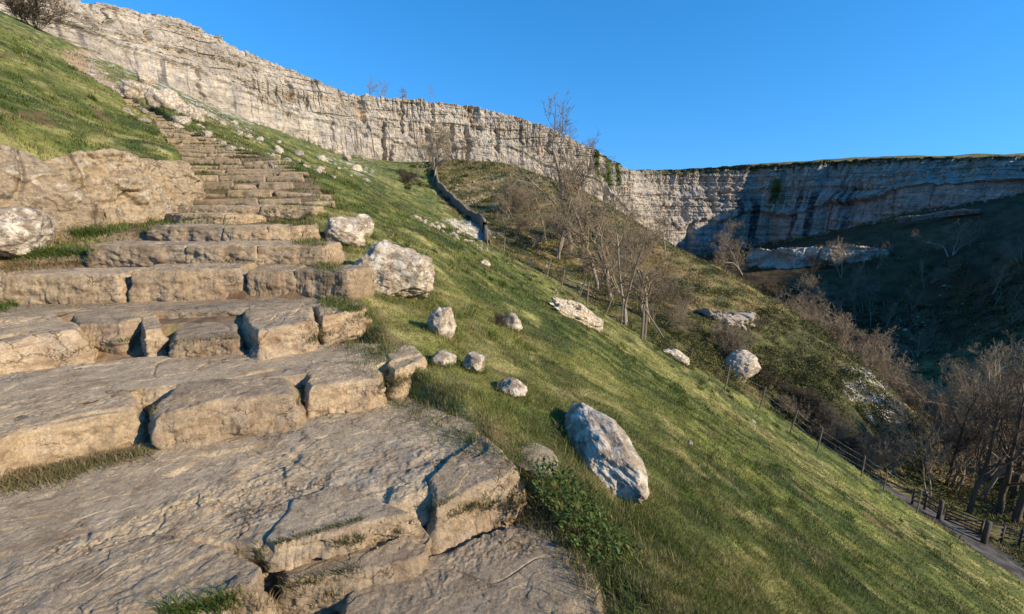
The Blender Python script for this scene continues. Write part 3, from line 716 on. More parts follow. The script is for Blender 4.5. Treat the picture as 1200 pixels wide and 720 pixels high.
# ------------------------------------------------------------------ boulders and loose rocks
def ico(sub):
    import bmesh
    bm = bmesh.new(); bmesh.ops.create_icosphere(bm, subdivisions=sub, radius=1)
    V = np.array([v.co[:] for v in bm.verts]); Fc = np.array([[v.index for v in f.verts] for f in bm.faces]); bm.free(); return V, Fc
ICO = {k: ico(k) for k in (3, 4, 6, 7)}
FOOT = []
def rock_mesh(size, seed, sub=6, cuts=9, rough=.12, sharp=.72, boxy=1.0):
    V, Fc = ICO[sub]; V = np.sign(V)*np.abs(V)**boxy; r = np.random.RandomState(seed)
    for i in range(cuts):
        nrm = r.normal(size=3); nrm /= np.linalg.norm(nrm); d = r.uniform(sharp-.12, sharp+.12)
        p = V@nrm; V = V-np.maximum(p-d, 0)[:, None]*nrm*.93
    nr = V/np.linalg.norm(V, axis=1)[:, None]
    a = seed*1.37
    f = fbm(V[:, 0]*1.3+a, V[:, 1]*1.3, V[:, 2]*1.3, 3)
    g = ridge(V[:, 0]*2.2+a, V[:, 1]*2.2, V[:, 2]*2.2, 3)
    h = terrace(fbm(V[:, 0]*2+a, V[:, 1]*2, V[:, 2]*4, 4), 4, .2)
    V = V+nr*(rough*f+.18*rough*g+.45*rough*h+.10*rough*fbm(V[:, 0]*6, V[:, 1]*6, V[:, 2]*6+a, 4))[:, None]
    return V*np.asarray(size), Fc
def boulder(px, py, wpx, hpx, label, seed, depth=1.0, tiltpx=0, name='boulder', mat='boulder', cat='boulder', group='boulders beside the steps', sub=6, rmin=1.2, sink=.42, **k):
    """px,py: foot of the boulder in the photo; wpx,hpx: its apparent size"""
    p = hit(px, py, rmin)
    if p is None: return None
    d = proj(*p)[2]; w_ = wpx*d/F/2; h_ = hpx*d/F*.93
    w_ *= math.cos(math.atan((px-600)/F))**.5
    V, Fc = rock_mesh((w_, w_*depth, h_*(.5+sink/2)), seed, sub, **k)
    o = link_mesh(name, V, [Fc], M[mat]); az = math.atan2(p[0], p[1])
    back = w_*depth*.55
    o.location = (p[0]+math.sin(az)*back, p[1]+math.cos(az)*back, 0)
    FOOT.append((o.location.x, o.location.y, w_, w_*depth))
    g = float(H(o.location.x, o.location.y)); o.location.z = min(g, p[2]+.3*h_)+h_*(.5-sink/2)
    o.rotation_mode = 'XYZ'; o.rotation_euler = (0, R(tiltpx), -az)
    return tag(o, label, cat, group)
def boulder_axis(A, B, halfw, up_, label, seed, sub=6, mat='boulder', name='boulder', cat='boulder', group='boulders beside the steps', **k):
    a, b = hit(*A), hit(*B); c = (a+b)/2; d = b-a; L = np.linalg.norm(d)/2
    V, Fc = rock_mesh((L*1.12, halfw, up_), seed, sub, **k)
    o = link_mesh(name, V, [Fc], M[mat])
    X = Vector(d).normalized(); Z = Vector((.5, -.12, .85)); Y = Z.cross(X).normalized(); Z = X.cross(Y)
    for q in np.linspace(-.8, .8, 5): FOOT.append((float(c[0]+X[0]*q*L), float(c[1]+X[1]*q*L), halfw*1.1, halfw*1.1))
    o.matrix_world = Matrix.Translation(Vector(c)+Z*up_*.22)@Matrix((X, Y, Z)).transposed().to_4x4()
    return tag(o, label, cat, group)
boulder(405,289,56,34,'pale boulder leaning beside the seventh step, nearest the small steps', 3, .9, 22, sub=6)
boulder(424,276,30,26,'thin pale rock slab standing on edge behind the leaning boulder', 9, .5, 45, sub=4)
boulder(464,349,94,62,'large lichen-spotted boulder at the right edge of the fifth step', 5, .85, 12, sub=7, rough=.15)
boulder(519,394,40,38,'white-topped boulder in the grass below the large lichen-spotted one', 12, .9, 28)
boulder(600,386,26,19,'small white rock beside a dark bush on the open grass', 15, .8, 25, sub=4)
boulder(600,464,36,25,'small tan and white rock alone in the grass right of the third step', 18, .8, 15)
boulder(556,436,26,26,'upright tan stone at the grassy edge right of the third step', 21, .8, 20)
boulder(520,428,34,16,'flat pinkish stone half sunk at the end of the third step', 24, .8, 5)
boulder_axis((650,364),(695,384),.55,.42,'jagged grey boulder casting a shadow on the upper grass slope', 31, rough=.24)
boulder_axis((775,412),(804,428),.4,.34,'boulder with a dark undercut next to a leaning fence post', 33)
boulder(866,447,42,34,'grey boulder half in shade just beyond the wire fence', 36, .9, 8, rmin=30)
boulder(568,312,16,8,'small low stone on the upper grass above the fence line', 38, .8, 20, sub=4)
boulder_axis((676,496),(732,586),.25,.23,'big elongated lichened boulder lying down the slope in the foreground grass', 53, sub=7, rough=.12, cuts=7, sharp=.93, boxy=.85)
for px, py, w_, h_, lab, sd_ in [(164,114,44,20,'long grey boulder right beside the top of the path, left of two',71),(199,129,46,24,'long grey boulder right beside the top of the path, right of two',72),(224,140,30,18,'smaller grey boulder just below the two long grey ones by the path',73),(172,97,26,14,'pale boulder above the long grey boulders near the cliff foot',74)]:
    boulder(px, py, w_, h_, lab, sd_, .6, 14, group='boulders at the top of the path', sub=4, rmin=20, rough=.2)
boulder(627,550,56,8,'flat tan stone half buried right of the big cracked slab', 77, 1.3, 6, mat='outcrop', sink=.3)
# left side rocks
boulder(12,303,136,62,'rounded lichen-spotted boulder at the left edge beside the sixth step', 51, .9, 8, sub=7, rough=.1)

# ------------------------------------------------------------------ bedded rock faces
def rock_face(pts, label, seed, name='rock_outcrop', mat='outcrop', cat='rock outcrop', group=None, n=420, m=90, amp=.12, freq=1.6, back=.8, deep=.3, bedf=5.0, batter=.12):
    """pts: (px, y top, y foot, distance): a face standing up out of the slope, with a top running back into the turf"""
    P = np.array(pts, float)
    if name == 'rock_outcrop' and (P[:, 3] > 20).all():
        q = [hit(a[0], a[2], 20) for a in P]; P[:, 3] = [float(np.hypot(v[0], v[1])) for v in q]
        P[1:-1, 3] = (P[:-2, 3]+P[1:-1, 3]+P[2:, 3])/3
    b = at_r(P[:, 0], P[:, 2], P[:, 3]); tp = at_r(P[:, 0], P[:, 1], P[:, 3]+batter)
    tt = np.linspace(0, len(P)-1, n); k = np.arange(len(P))
    ker = np.hanning(n//len(P)//2*2+3)[1:-1]; ker /= ker.sum()
    ip = lambda v: np.convolve(np.pad(np.interp(tt, k, v), len(ker)//2, 'edge'), ker, 'valid')[:n]
    x, y, z0, z1 = ip(b[:, 0]), ip(b[:, 1]), ip(b[:, 2]), ip(tp[:, 2])
    tx, ty = np.gradient(x), np.gradient(y); L = np.hypot(tx, ty); tx /= L; ty /= L; nx, ny = ty, -tx
    u = np.concatenate([[0], np.cumsum(np.hypot(np.diff(x), np.diff(y)))])
    z1 = z1+amp*.7*terrace(fbm(u*freq*.6, 0, seed, 3), 3, .15)
    nb = 26; v = np.concatenate([np.linspace(-.35, 1, m-nb), np.ones(nb)]); bk = np.concatenate([np.zeros(m-nb), np.geomspace(.02, 1, nb)*back])
    Vv, U = np.meshgrid(v, u, indexing='ij'); BK = bk[:, None]+0*U
    Z = z0[None]+Vv*(z1-z0)[None]; Z = np.where(Vv < 0, z0[None]+Vv*deep/.35, Z)
    d = amp*(1.3*fbm(U*freq*.5, Z*freq*.4, seed, 3)+.8*terrace(fbm(U*freq, Z*freq*1.2, seed+3, 4), 3, .15)+.35*fbm(U*freq*5, Z*freq*6, seed+5, 4)+.5*plates(U*freq*1.1+.3*noise(U*freq*2, Z*freq*3, 4), Z*freq*2.2+.3*noise(U*freq*2, Z*freq*3, 9), seed))
    d += amp*.8*terrace(noise(Z*bedf+.6*noise(U*freq*.4, 1, 2), U*freq*.15, seed), 3, .2)
    j = np.abs(noise(U*freq*.8, Z*freq*.25, seed+8)); d -= amp*.9*(1-sm(0, .05, j))
    d -= batter*np.clip(Vv, 0, 1)**3
    e = sm(0, .03, np.linspace(0, 1, n))*(1-sm(.97, 1, np.linspace(0, 1, n)))
    X = x[None]+nx[None]*(d-BK); Y = y[None]+ny[None]*(d-BK)
    Z = Z-(1-e[None])*np.clip(Vv, 0, 1)*(z1-z0)[None]*.7
    Z = Z-.25*BK+amp*.25*fbm(U*freq*2, BK*freq*2, seed+1, 4)*sm(.5, 1, Vv)
    V = np.stack([X, Y, Z], -1).reshape(-1, 3); c = np.array([V[:, 0].mean(), V[:, 1].mean(), V[:, 2].min()])
    o = link_mesh(name, V-c, [grid_faces(m, n)], M[mat], smooth=True); o.location = c
    return tag(o, label, cat, group)
rock_face([(30,196,252,10.5),(60,192,250,10.5),(80,188,250,10.6),(105,180,251,10.7),(140,176,250,10.9),(180,186,246,11.2),(205,188,241,11.6),(229,190,236,12.2),(233,196,236,13.2)], 'bedded rock face under the turf bank beside the small steps', 3, amp=.085, freq=1.7, bedf=4, deep=1.0)
rock_face([(-140,178,262,9.6),(-60,170,256,9.9),(0,164,250,10.2),(50,178,250,10.3),(90,200,250,10.4),(125,240,252,10.5)], 'smooth swelling rock mass at the left edge of the picture above the rounded boulder', 8, amp=.08, freq=1.1, bedf=1.6, batter=.4, back=1.0, deep=1.0)
rock_face([(870,292,312,232),(900,292,327,228),(940,291,322,226),(980,291,312,226),(1015,290,303,228),(1044,291,296,230)], 'low pale rock scarp in the shade beneath the far cliff', 21, name='rock_scarp', mat='pale', amp=2.0, freq=.12, n=300, m=60, back=8, deep=4, bedf=.3, batter=1)
rock_face([(1045,256,259,275),(1075,252,256,270),(1110,247,251,268),(1150,244,247,262)], 'thin rock ledge on the shaded hillside under the far cliff', 23, name='rock_scarp', mat='wallstone', amp=.7, freq=.2, n=200, m=50, back=3, deep=1, bedf=.3, batter=1)
rock_face([(826,362,372,64),(845,366,382,62),(862,368,384,61),(884,368,380,61)], 'small white crag above the gully on the brown spur', 25, mat='pale', amp=.6, freq=.7, n=160, m=60, back=2, deep=1, bedf=1.4, batter=.4)

# loose limestone: a few source rocks, copied
SRC = []
for i in range(7):
    V, Fc = rock_mesh((1, rs.uniform(.6, .9), rs.uniform(.45, .75)), 60+i, 4 if i < 4 else 3, rough=.2, cuts=10)
    SRC.append((V, Fc, link_mesh('limestone_rock', V, [Fc], M['pale' if i % 2 else 'boulder']).data))
for o in [o for o in COL.objects if o.name.startswith('limestone_rock')]: bpy.data.objects.remove(o)
used_px = []
def loose(px, py, wpx, label, group, cat='rock', name='limestone_rock', rmin=4, flat=1.0):
    p = hit(px, py, rmin)
    if p is None: return
    d = proj(*p)[2]; w_ = wpx*d/F/2
    o = bpy.data.objects.new(name, SRC[rnd.randrange(7)][2]); COL.objects.link(o)
    o.location = (p[0], p[1], p[2]+w_*.12*flat); o.rotation_euler = (rnd.uniform(-.4, .4), rnd.uniform(-.2, .8), rnd.uniform(0, 6.3)); o.scale = (w_, w_, w_*flat)
    tag(o, label, cat, group); return o
for (px, py, w_, lab) in [(170,99,20,'pale rock on top of the small outcrop high beside the path'),(243,160,17,'white rock just right of the path near a second white rock'),(215,146,22,'white flat rock on the path edge below the long outcrop'),
    (238,135,16,'upright pale rock above the white rocks by the path'),(262,170,12,'white rock low beside the path'),(325,177,16,'grey rock on the grass between path and cliff'),(320,198,14,'white rock beside the upper steps'),
    (350,190,8,'small white rock between the steps and the cliff'),(406,188,16,'tall pale rock at the cliff foot'),(418,200,18,'pale rock below the tall one at the cliff foot'),(476,335,5,'small pebble on the slope below the boulders'),
    (652,345,7,'small white rock on the grass near the fence'),(808,520,8,'small pink stone on the open grass slope'),(883,495,7,'small white stone near the fence on the slope')]:
    loose(px, py, w_, lab, 'rocks on the slope', rmin=2, flat=.3 if 'flat pink' in lab else 1)
def scatter(n, box, wr, label, group, rmin=20, shape=None):
    k = 0
    while k < n:
        px, py = rnd.uniform(box[0], box[2]), rnd.uniform(box[1], box[3])
        if shape and not shape(px, py): continue
        if loose(px, py, wr[0]+(wr[1]-wr[0])*rnd.random()**2.5, label, group, rmin=rmin): pass
        k += 1
scatter(85, (110, 70, 430, 215), (4, 17), 'small pale rock strewn on the grass between the path and the long cliff', 'rocks strewn below the cliff', shape=lambda x, y: y > 45+.36*(x)*1.05-5 and y < 62+.53*x)
scatter(72, (480, 255, 572, 297), (3, 11), 'white stone in the tumbled scree at the end of the dry stone wall', 'scree stones by the wall', shape=lambda x, y: abs(y-(262+(x-490)*.42)) < 11)
scatter(18, (575, 270, 700, 350), (2, 6), 'small white stone along the foot of the spur beyond the fence', 'stones at the foot of the spur', shape=lambda x, y: abs(y-(292+(x-600)*.52)) < 9)
scatter(38, (525, 195, 740, 265), (2, 5.5), 'small white stone on the brown spur under the long cliff', 'stones on the brown spur')
scatter(30, (1000, 425, 1062, 500), (3, 8), 'white stone on the rocky nose of the spur', 'stones on the nose of the spur', shape=lambda x, y: abs(y-(440+(x-1000)*.9)) < 22)
scatter(22, (1050, 365, 1095, 400), (2, 6), 'grey stone in the shaded stream bed', 'stones in the shaded stream bed', rmin=100)
scatter(12, (1000, 280, 1190, 400), (2, 6), 'grey stone on the shaded hillside', 'stones on the shaded hillside', rmin=100)

# ------------------------------------------------------------------ dry stone wall
def dry_wall(pts, h, wd, label, n=140, seed=2):
    g = np.array([hit(a, b, rm) for a, b, rm in pts]); tt = np.linspace(0, len(g)-1, n)
    x, y = [np.interp(tt, np.arange(len(g)), g[:, i]) for i in (0, 1)]
    for _ in range(6): x[1:-1] = (x[:-2]+2*x[1:-1]+x[2:])/4; y[1:-1] = (y[:-2]+2*y[1:-1]+y[2:])/4
    z = H(x, y); tx, ty = np.gradient(x), np.gradient(y); L = np.hypot(tx, ty); nx, ny = ty/L, -tx/L
    u = np.concatenate([[0], np.cumsum(np.hypot(np.diff(x), np.diff(y)))])
    c = np.array([x[0], y[0], z[0]]); root = empty('dry_stone_wall', tuple(c), label=label, cat='stone wall')
    prof = [(-wd*.6, -.4)]+[(-wd*(.5-.16*k/9), h*k/9) for k in range(10)]+[(-wd*.15, h), (wd*.15, h)]+[(wd*(.5-.16*k/9), h*k/9) for k in range(9, -1, -1)]+[(wd*.6, -.4)]
    nn = max(n, int(u[-1]/.12)); U = np.linspace(0, u[-1], nn); I = lambda v: np.interp(U, u, v)
    X = []
    for a, b in prof:
        cell = noise(np.floor(U*2.6+7*b)*1.3, b*9, seed)
        X.append(np.stack([I(x)+I(nx)*(a+np.sign(a)*.07*cell), I(y)+I(ny)*(a+np.sign(a)*.07*cell), I(z)+b+.08*noise(U*.8, 2, seed)], -1))
    X = np.stack(X)-c
    link_mesh('coursed_stone', X.reshape(-1, 3), [grid_faces(len(prof), nn)], M['wallstone'], root, smooth=False)
    mb = MB(); q = 0
    while q < u[-1]:
        V, Fc = ICO[3]; ax, ay, az = [np.interp(q, u, v) for v in (x, y, z)]; r_ = rnd.uniform(.13, .24)
        V = V*np.array([r_, wd*.36, r_*1.1])*(1+.2*fbm(V[:, 0]*2+q, V[:, 1]*2, V[:, 2]*2, 2))[:, None]
        i = np.argmin(abs(u-q)); T = np.array([nx[i], ny[i]])
        P = np.stack([V[:, 0]*-T[1]+V[:, 1]*T[0], V[:, 0]*T[0]+V[:, 1]*T[1], V[:, 2]], 1)
        mb.add(P+np.array([ax, ay, az+h+.06])-c, Fc); q += r_*1.5
    mb.build('coping', M['wallstone'], root)
    return root
dry_wall([(506,186,120),(509,200,110),(512,212,100),(514,222,80),(525,234,75),(540,248,70),(556,262,65),(568,273,60)], 1.7, .75, 'dry stone wall in shade running down from the cliff foot to the scree')
dry_wall([(569,273,58),(570,281,55),(571,292,50)], 1.0, .7, 'broken stub of dry stone wall below the scree', n=40)

# ------------------------------------------------------------------ wire fence
def fence():
    posts = [(571,293,0,.9),(590,299,.1,.9),(609,306,-.1,.9),(628,316,.2,.95),(640,327,.25,1.0),(657,341,.2,1.0),(677,352,.45,1.1),(687,361,.08,1.25),(710,370,.35,1.0),(728,381,.03,1.2),(752,399,.0,1.7),(755,399,.02,1.6),(807,428,.22,1.25),(849,459,.12,1.25),(890,480,.2,1.1),(926,507,.25,1.1),(957,531,.1,1.2),(1009,560,.02,1.1),(1035,577,.0,1.15),(1074,603,.0,1.2)]
    P = [hit(a, b-1, 14) for a, b, _, _ in posts]
    c = P[0]; root = empty('wire_fence', tuple(c), label='post and wire fence running down the edge of the grass slope above the gully', cat='fence')
    tops = []
    for (a, b, lean, h), p in zip(posts, P):
        mb = MB(); q = p-c; thick = .07 if h > 1.5 else .035
        d = np.array([lean*.9, .15*lean, 1.]); d /= np.linalg.norm(d)
        pts = [q-d*.3, q+d*h*.5+np.array([.01, 0, 0]), q+d*h]; mb.tube(pts, [thick, thick*.95, thick*.85], 7)
        mb.build('post', M['post'], root, smooth=False); tops.append((q, d, h))
    mb = MB()
    for (q0, d0, h0), (q1, d1, h1) in zip(tops[:-1], tops[1:]):
        for f in (.2, .45, .7, .93):
            a_, b_ = q0+d0*min(h0, 1.15)*f, q1+d1*min(h1, 1.15)*f; m_ = (a_+b_)/2-np.array([0, 0, .04])
            mb.tube([a_, m_, b_], .0035, 4)
    mb.build('wire', M['wire'], root)
    mb = MB(); p = P[10]-c; mb.tube([p+np.array([.05, 0, 1.5]), p+np.array([1.0, -.1, .1])], .05, 6); mb.build('brace', M['post'], root)
fence()

# ------------------------------------------------------------------ gate and rail fence by the track
def box(mb, a, b, w_, h_):
    """a bar from a to b, w_ wide, h_ high, slightly chamfered"""
    a, b = np.array(a, float), np.array(b, float); d = (b-a)/np.linalg.norm(b-a); s_ = np.cross(d, [0, 0, 1.]); s_ = s_/np.linalg.norm(s_) if np.linalg.norm(s_) > 1e-3 else np.array([1., 0, 0]); up = np.cross(s_, d)
    c = .15*min(w_, h_); pr = [(-w_/2+c, -h_/2), (w_/2-c, -h_/2), (w_/2, -h_/2+c), (w_/2, h_/2-c), (w_/2-c, h_/2), (-w_/2+c, h_/2), (-w_/2, h_/2-c), (-w_/2, -h_/2+c)]
    V = [e+s_*x+up*y for e in (a, b) for x, y in pr]; j = np.arange(8)
    mb.add(V, np.stack([j, (j+1) % 8, 8+(j+1) % 8, 8+j], 1), np.arange(8)[::-1][None], (np.arange(8)+8)[None])
def gate():
    A, B = hit(1104,622,38), hit(1146,634,36); c = A; r0 = empty('field_gate', tuple(c), label='dark timber field gate beside the track in the valley bottom', cat='gate', group=None)
    d = B-A; d[2] = 0; L = np.linalg.norm(d); d /= L; L = min(L, 3.2); z = np.array([0, 0, 1.])
    for k in (.25, .45, .65, .88, 1.12):
        mb = MB(); box(mb, z*k, d*L+z*k, .04, .09); mb.build('rail', M['gatewood'], r0)
    for a in (0, L):
        mb = MB(); box(mb, d*a+z*.2, d*a+z*1.2, .07, .07); mb.build('stile', M['gatewood'], r0)
    mb = MB(); box(mb, z*.28+d*.05, d*(L-.05)+z*1.08, .03, .07); mb.build('brace', M['gatewood'], r0)
    p = A+d*(L+.25); p[2] = H(p[0], p[1]); mb = MB(); box(mb, (0, 0, -.3), (0, 0, 1.55), .26, .26)
    o = mb.build('gate_post', M['gatewood']); o.location = p; tag(o, 'thick dark gate post at the right end of the field gate', 'post')
    p = A-d*.3; p[2] = H(p[0], p[1]); mb = MB(); box(mb, (0, 0, -.3), (0, 0, 1.4), .2, .2)
    o = mb.build('gate_post', M['gatewood']); o.location = p; tag(o, 'thinner dark post at the left end of the field gate', 'post')
    # rail fence going on to the right, and back to the left
    for lab, pts in (('dark rail fence to the right of the thick gate post', [(1153,634,36),(1172,636,38),(1194,640,38),(1220,648,38)]), ('dark rail fence along the track left of the field gate', [(1068,594,39),(1082,602,39),(1098,614,38)])):
        P = [hit(*q) for q in pts]; r1 = empty('rail_fence', tuple(P[0]), label=lab, cat='fence', group=None)
        for q in P:
            mb = MB(); box(mb, q-P[0]-z*.3, q-P[0]+z*1.25, .13, .13); mb.build('post', M['gatewood'], r1)
        for q0, q1 in zip(P[:-1], P[1:]):
            for k in (.4, .75, 1.1):
                mb = MB(); box(mb, q0-P[0]+z*k, q1-P[0]+z*k, .05, .1); mb.build('rail', M['gatewood'], r1)
gate()

# ------------------------------------------------------------------ bare trees and shrubs
class Tubes:
    def __init__(s): s.L = []
    def add(s, P, r): s.L.append((np.asarray(P), np.asarray(r)))
    def arrays(s, k):
        V, Fq, n = [], [], 0
        th = np.arange(k)*2*math.pi/k
        for P, r in s.L:
            T = np.gradient(P, axis=0); T /= np.linalg.norm(T, axis=1)[:, None]+1e-9
            ref = np.array([.3, .1, .95]) if abs(T[0, 2]) < .8 else np.array([.95, .2, .1])
            A = np.cross(T, ref); A /= np.linalg.norm(A, axis=1)[:, None]; B = np.cross(T, A)
            v = P[:, None]+r[:, None, None]*(np.cos(th)[None, :, None]*A[:, None]+np.sin(th)[None, :, None]*B[:, None])
            V.append(v.reshape(-1, 3)); Fq.append(grid_faces(len(P), k, True)+n); n += len(P)*k
        return np.concatenate(V), np.concatenate(Fq)
def grow(levels, p, d, L, r, R_, lev, spec, q):
    """levels: Tubes per level; a limb with wobble, then its children"""
    n = max(4, 8-lev*2); P = [p]; dd = d.copy(); 
    for i in range(n):
        dd = dd+R_.normal(size=3)*spec['wob']*(1+.5*lev)+np.array([0, 0, spec['up']*(1 if lev else .3)])
        dd /= np.linalg.norm(dd); P.append(P[-1]+dd*L/n)
    P = np.array(P); rr = r*(1-np.linspace(0, 1, n+1)*(.55 if lev < spec['depth'] else .75))
    levels[min(lev, 1)].add(P, np.maximum(rr, spec['rmin']))
    if lev >= spec['depth']: return
    nc = spec['kids'][lev]
    for i in range(nc):
        f = R_.uniform(.25 if lev else spec['bare'], 1) if i else 1
        k = f*n; i0 = min(int(k), n-1); pos = P[i0]+(P[i0+1]-P[i0])*(k-i0)
        t_ = P[i0+1]-P[i0]; t_ /= np.linalg.norm(t_)
        a = R_.normal(size=3); a -= a@t_*t_; a /= np.linalg.norm(a)
        an = R_.uniform(*spec['ang']) if i else R_.uniform(.05, .3)
        c = t_*math.cos(an)+a*math.sin(an)
        grow(levels, pos, c, L*R_.uniform(*spec['len'])*(1-.35*(f-.3)), max(rr[i0]*R_.uniform(.45, .7), spec['rmin']), R_, lev+1, spec, q)
def tree_proto(seed, height, stems, spec, r0, spread=.3, bark='bark'):
    R_ = np.random.RandomState(seed); lv = [Tubes(), Tubes()]
    for i in range(stems):
        a = R_.uniform(0, 6.28); t_ = R_.uniform(.3, 1)*spread if stems > 1 else .06
        d = np.array([math.cos(a)*t_, math.sin(a)*t_, 1.]); d /= np.linalg.norm(d)
        grow(lv, np.array([math.cos(a), math.sin(a), 0])*r0*(1.2 if stems > 1 else 0)+[0, 0, -.25], d, height*spec['trunk']*R_.uniform(.8, 1.1), r0/stems**.4, R_, 0, spec, 0)
    Vt, Ft = lv[0].arrays(7); Vc, Fc = lv[1].arrays(3)
    top = np.percentile(np.concatenate([Vt[:, 2], Vc[:, 2]]), 99.7); k = height/top
    return (link_mesh('trunk', Vt*k, [Ft], M[bark]).data, link_mesh('crown', Vc*k, [Fc], M['twig' if bark == 'bark' else 'darkbark'] ).data, height)
ash = dict(wob=.09, up=.10, depth=4, kids=[8, 6, 5, 4], ang=(.4, .9), len=(.38, .6), bare=.3, rmin=.009, trunk=.75)
haw = dict(wob=.16, up=.04, depth=4, kids=[7, 6, 5, 4], ang=(.5, 1.15), len=(.42, .68), bare=.25, rmin=.0075, trunk=.55)
bush = dict(wob=.12, up=.05, depth=3, kids=[8, 6, 5], ang=(.3, .8), len=(.45, .7), bare=.15, rmin=.010, trunk=.7)
thin = dict(wob=.07, up=.10, depth=3, kids=[11, 5, 4], ang=(.4, .8), len=(.25, .42), bare=.3, rmin=.012, trunk=.9)
PR = dict(ash=tree_proto(1, 10, 1, ash, .17), ash2=tree_proto(2, 10, 2, ash, .17, .4), haw=tree_proto(3, 6, 2, haw, .13, .6), haw2=tree_proto(4, 6, 3, haw, .13, .9),
          bush=tree_proto(5, 3, 8, bush, .05, .9), bush2=tree_proto(6, 3, 10, bush, .045, 1.2), thin=tree_proto(7, 7, 1, thin, .09), darkash=tree_proto(8, 10, 1, ash, .22, bark='darkbark'), darkbush=tree_proto(9, 3, 9, bush, .05, 1.1, 'darkbark'))
for o in [o for o in COL.objects if o.name.split('.')[0] in ('trunk', 'crown')]: bpy.data.objects.remove(o)
def plant(kind, px, py, hpx, label, rmin=14, group=None, name=None, pos=None, wide=1.0, rz=None):
    p = hit(px, py, rmin) if pos is None else pos
    if p is None: return
    tr, cr, h0 = PR[kind]; d = proj(*p)[2]; h = hpx*d/F*.95; k = h/h0
    shr = 'bush' in kind
    e = empty(name or ('bare_shrub' if shr else 'bare_tree'), tuple(p), rnd.uniform(0, 6.3) if rz is None else rz, label=label, cat='shrub' if shr else 'tree', group=group)
    e.scale = (k*wide, k*wide, k)
    for nm, me in (('trunk', tr), ('crown', cr)):
        o = bpy.data.objects.new(nm, me); COL.objects.link(o); o.parent = e
    return e
plant('ash2', 736, 380, 172, 'large bare many-limbed tree right behind the wire fence posts, the biggest one', rz=.6)
plant('ash', 668, 296, 172, 'tall bare tree whose crown stands above the cliff edge against the sky', rz=1.0, wide=1.15)
plant('ash', 690, 318, 120, 'slender bare tree just right of the tall one that reaches the sky')
plant('thin', 640, 285, 80, 'thin bare sapling left of the tall tree on the brown spur')
plant('haw2', 617, 198, 38, 'low bare tree at the foot of the cliff above the spur', rmin=60)
plant('haw', 505, 212, 62, 'bare tree at the top end of the dry stone wall', rmin=60)
plant('ash2', 490, 208, 55, 'bushy bare tree left of the wall top, casting shade on the grass', rmin=60)
plant('haw2', 533, 188, 42, 'bare tree against the cliff right of the wall top', rmin=60)
plant('darkbush', 480, 218, 20, 'small dark shrub under the bushy tree by the wall', rmin=60)
plant('darkash', 548, 190, 30, 'small dark tree at the cliff foot right of the wall', rmin=60)
plant('haw', 846, 303, 48, 'bare tree on the crest of the brown spur, the left of two', rmin=60)
plant('haw2', 872, 322, 52, 'bare tree on the crest of the brown spur, the right of two', rmin=60)
plant('bush2', 818, 292, 30, 'bare shrub on the crest left of the two crest trees', rmin=60)
plant('ash', 780, 300, 55, 'bare tree at the foot of the cliff behind the crest', rmin=60)
plant('bush', 846, 418, 44, 'pale bare shrub standing in front of the dark gully rocks', rmin=30)
plant('darkbush', 42, 34, 36, 'dark bare bush at the foot of the cliff in the top left corner', rmin=60, wide=1.6)
plant('darkash', 1135, 602, 175, 'leaning bare tree behind the field gate with a sunlit trunk foot', rmin=36)
plant('darkash', 1168, 606, 215, 'dark bare tree behind the rail fence right of the thick gate post', rmin=36)
plant('darkash', 1190, 612, 250, 'dark bare tree at the right edge of the picture behind the rail fence', rmin=36)
plant('ash2', 1090, 585, 110, 'bare tree beyond the track left of the field gate', rmin=42)
for px, py, h, kd, lab in [(758,374,120,'haw','spreading bare tree just right of the biggest fence-side tree'),(648,300,115,'haw','spreading bare tree left of the tall sky-reaching trunk'),(700,340,150,'ash','bare tree between the tall sky-reaching tree and the biggest fence-side tree'),(722,352,135,'haw','bare tree just left of and behind the biggest fence-side tree'),(655,306,110,'thin','thin bare tree left of the tall sky-reaching trunk')]:
    plant(kd, px, py, h, lab, rmin=30)
for i, (px, py, h, kd) in enumerate([(1050,560,60,'haw2'),(1120,575,95,'haw'),(1160,560,120,'ash2'),(1190,540,110,'ash'),(1080,540,60,'haw2'),(1140,540,90,'ash'),(1020,548,40,'bush2'),(1210,570,130,'haw2'),(1105,520,70,'ash2'),(1175,500,90,'haw'),(1130,500,90,'ash2'),(1195,480,95,'ash2'),(1100,545,100,'ash'),(1150,585,150,'ash'),(1185,590,200,'darkash'),(1218,600,240,'darkash'),(1110,570,140,'darkash'),(1080,556,105,'darkash'),(1140,545,150,'ash'),(1175,550,175,'ash'),(1202,560,200,'ash2'),(1150,560,150,'darkash'),(1060,545,75,'haw'),(1165,520,110,'haw2')]):
    plant(kd, px, py, h, 'bare tree in the tangled wood of the valley bottom beyond the track', rmin=42, group='trees of the valley wood')
# behind the crest of the spur
for i in range(80):
    t_ = rnd.random(); px = 925+t_*150+rnd.uniform(-8, 8); py = 366+t_*130+rnd.uniform(-6, 16)
    az = math.atan((px-600)/F); r = rnd.uniform(100, 118)-t_*35; p = at_r(px, py, r)
    p = np.array([p[0], p[1], float(H(p[0], p[1]))])
    q = proj(*p); d = q[2]; hpx = (q[1]-py)+rnd.uniform(18, 46)
    if hpx < 8: hpx = 25
    hpx = min(hpx, 14*F/d)
    plant(rnd.choice(['haw', 'haw2', 'bush2', 'ash2']), px, py, hpx, 'bare tree in the belt of sunlit trees just behind the crest of the spur', pos=p, group='trees behind the spur crest')
for i in range(60):
    px = rnd.uniform(940, 1200); py = rnd.uniform(300, 440)
    plant(rnd.choice(['haw2', 'ash2', 'darkash', 'thin']), px, py, rnd.uniform(22, 48), 'faint bare tree on the shaded valley side', rmin=110, group='trees on the shaded valley side')
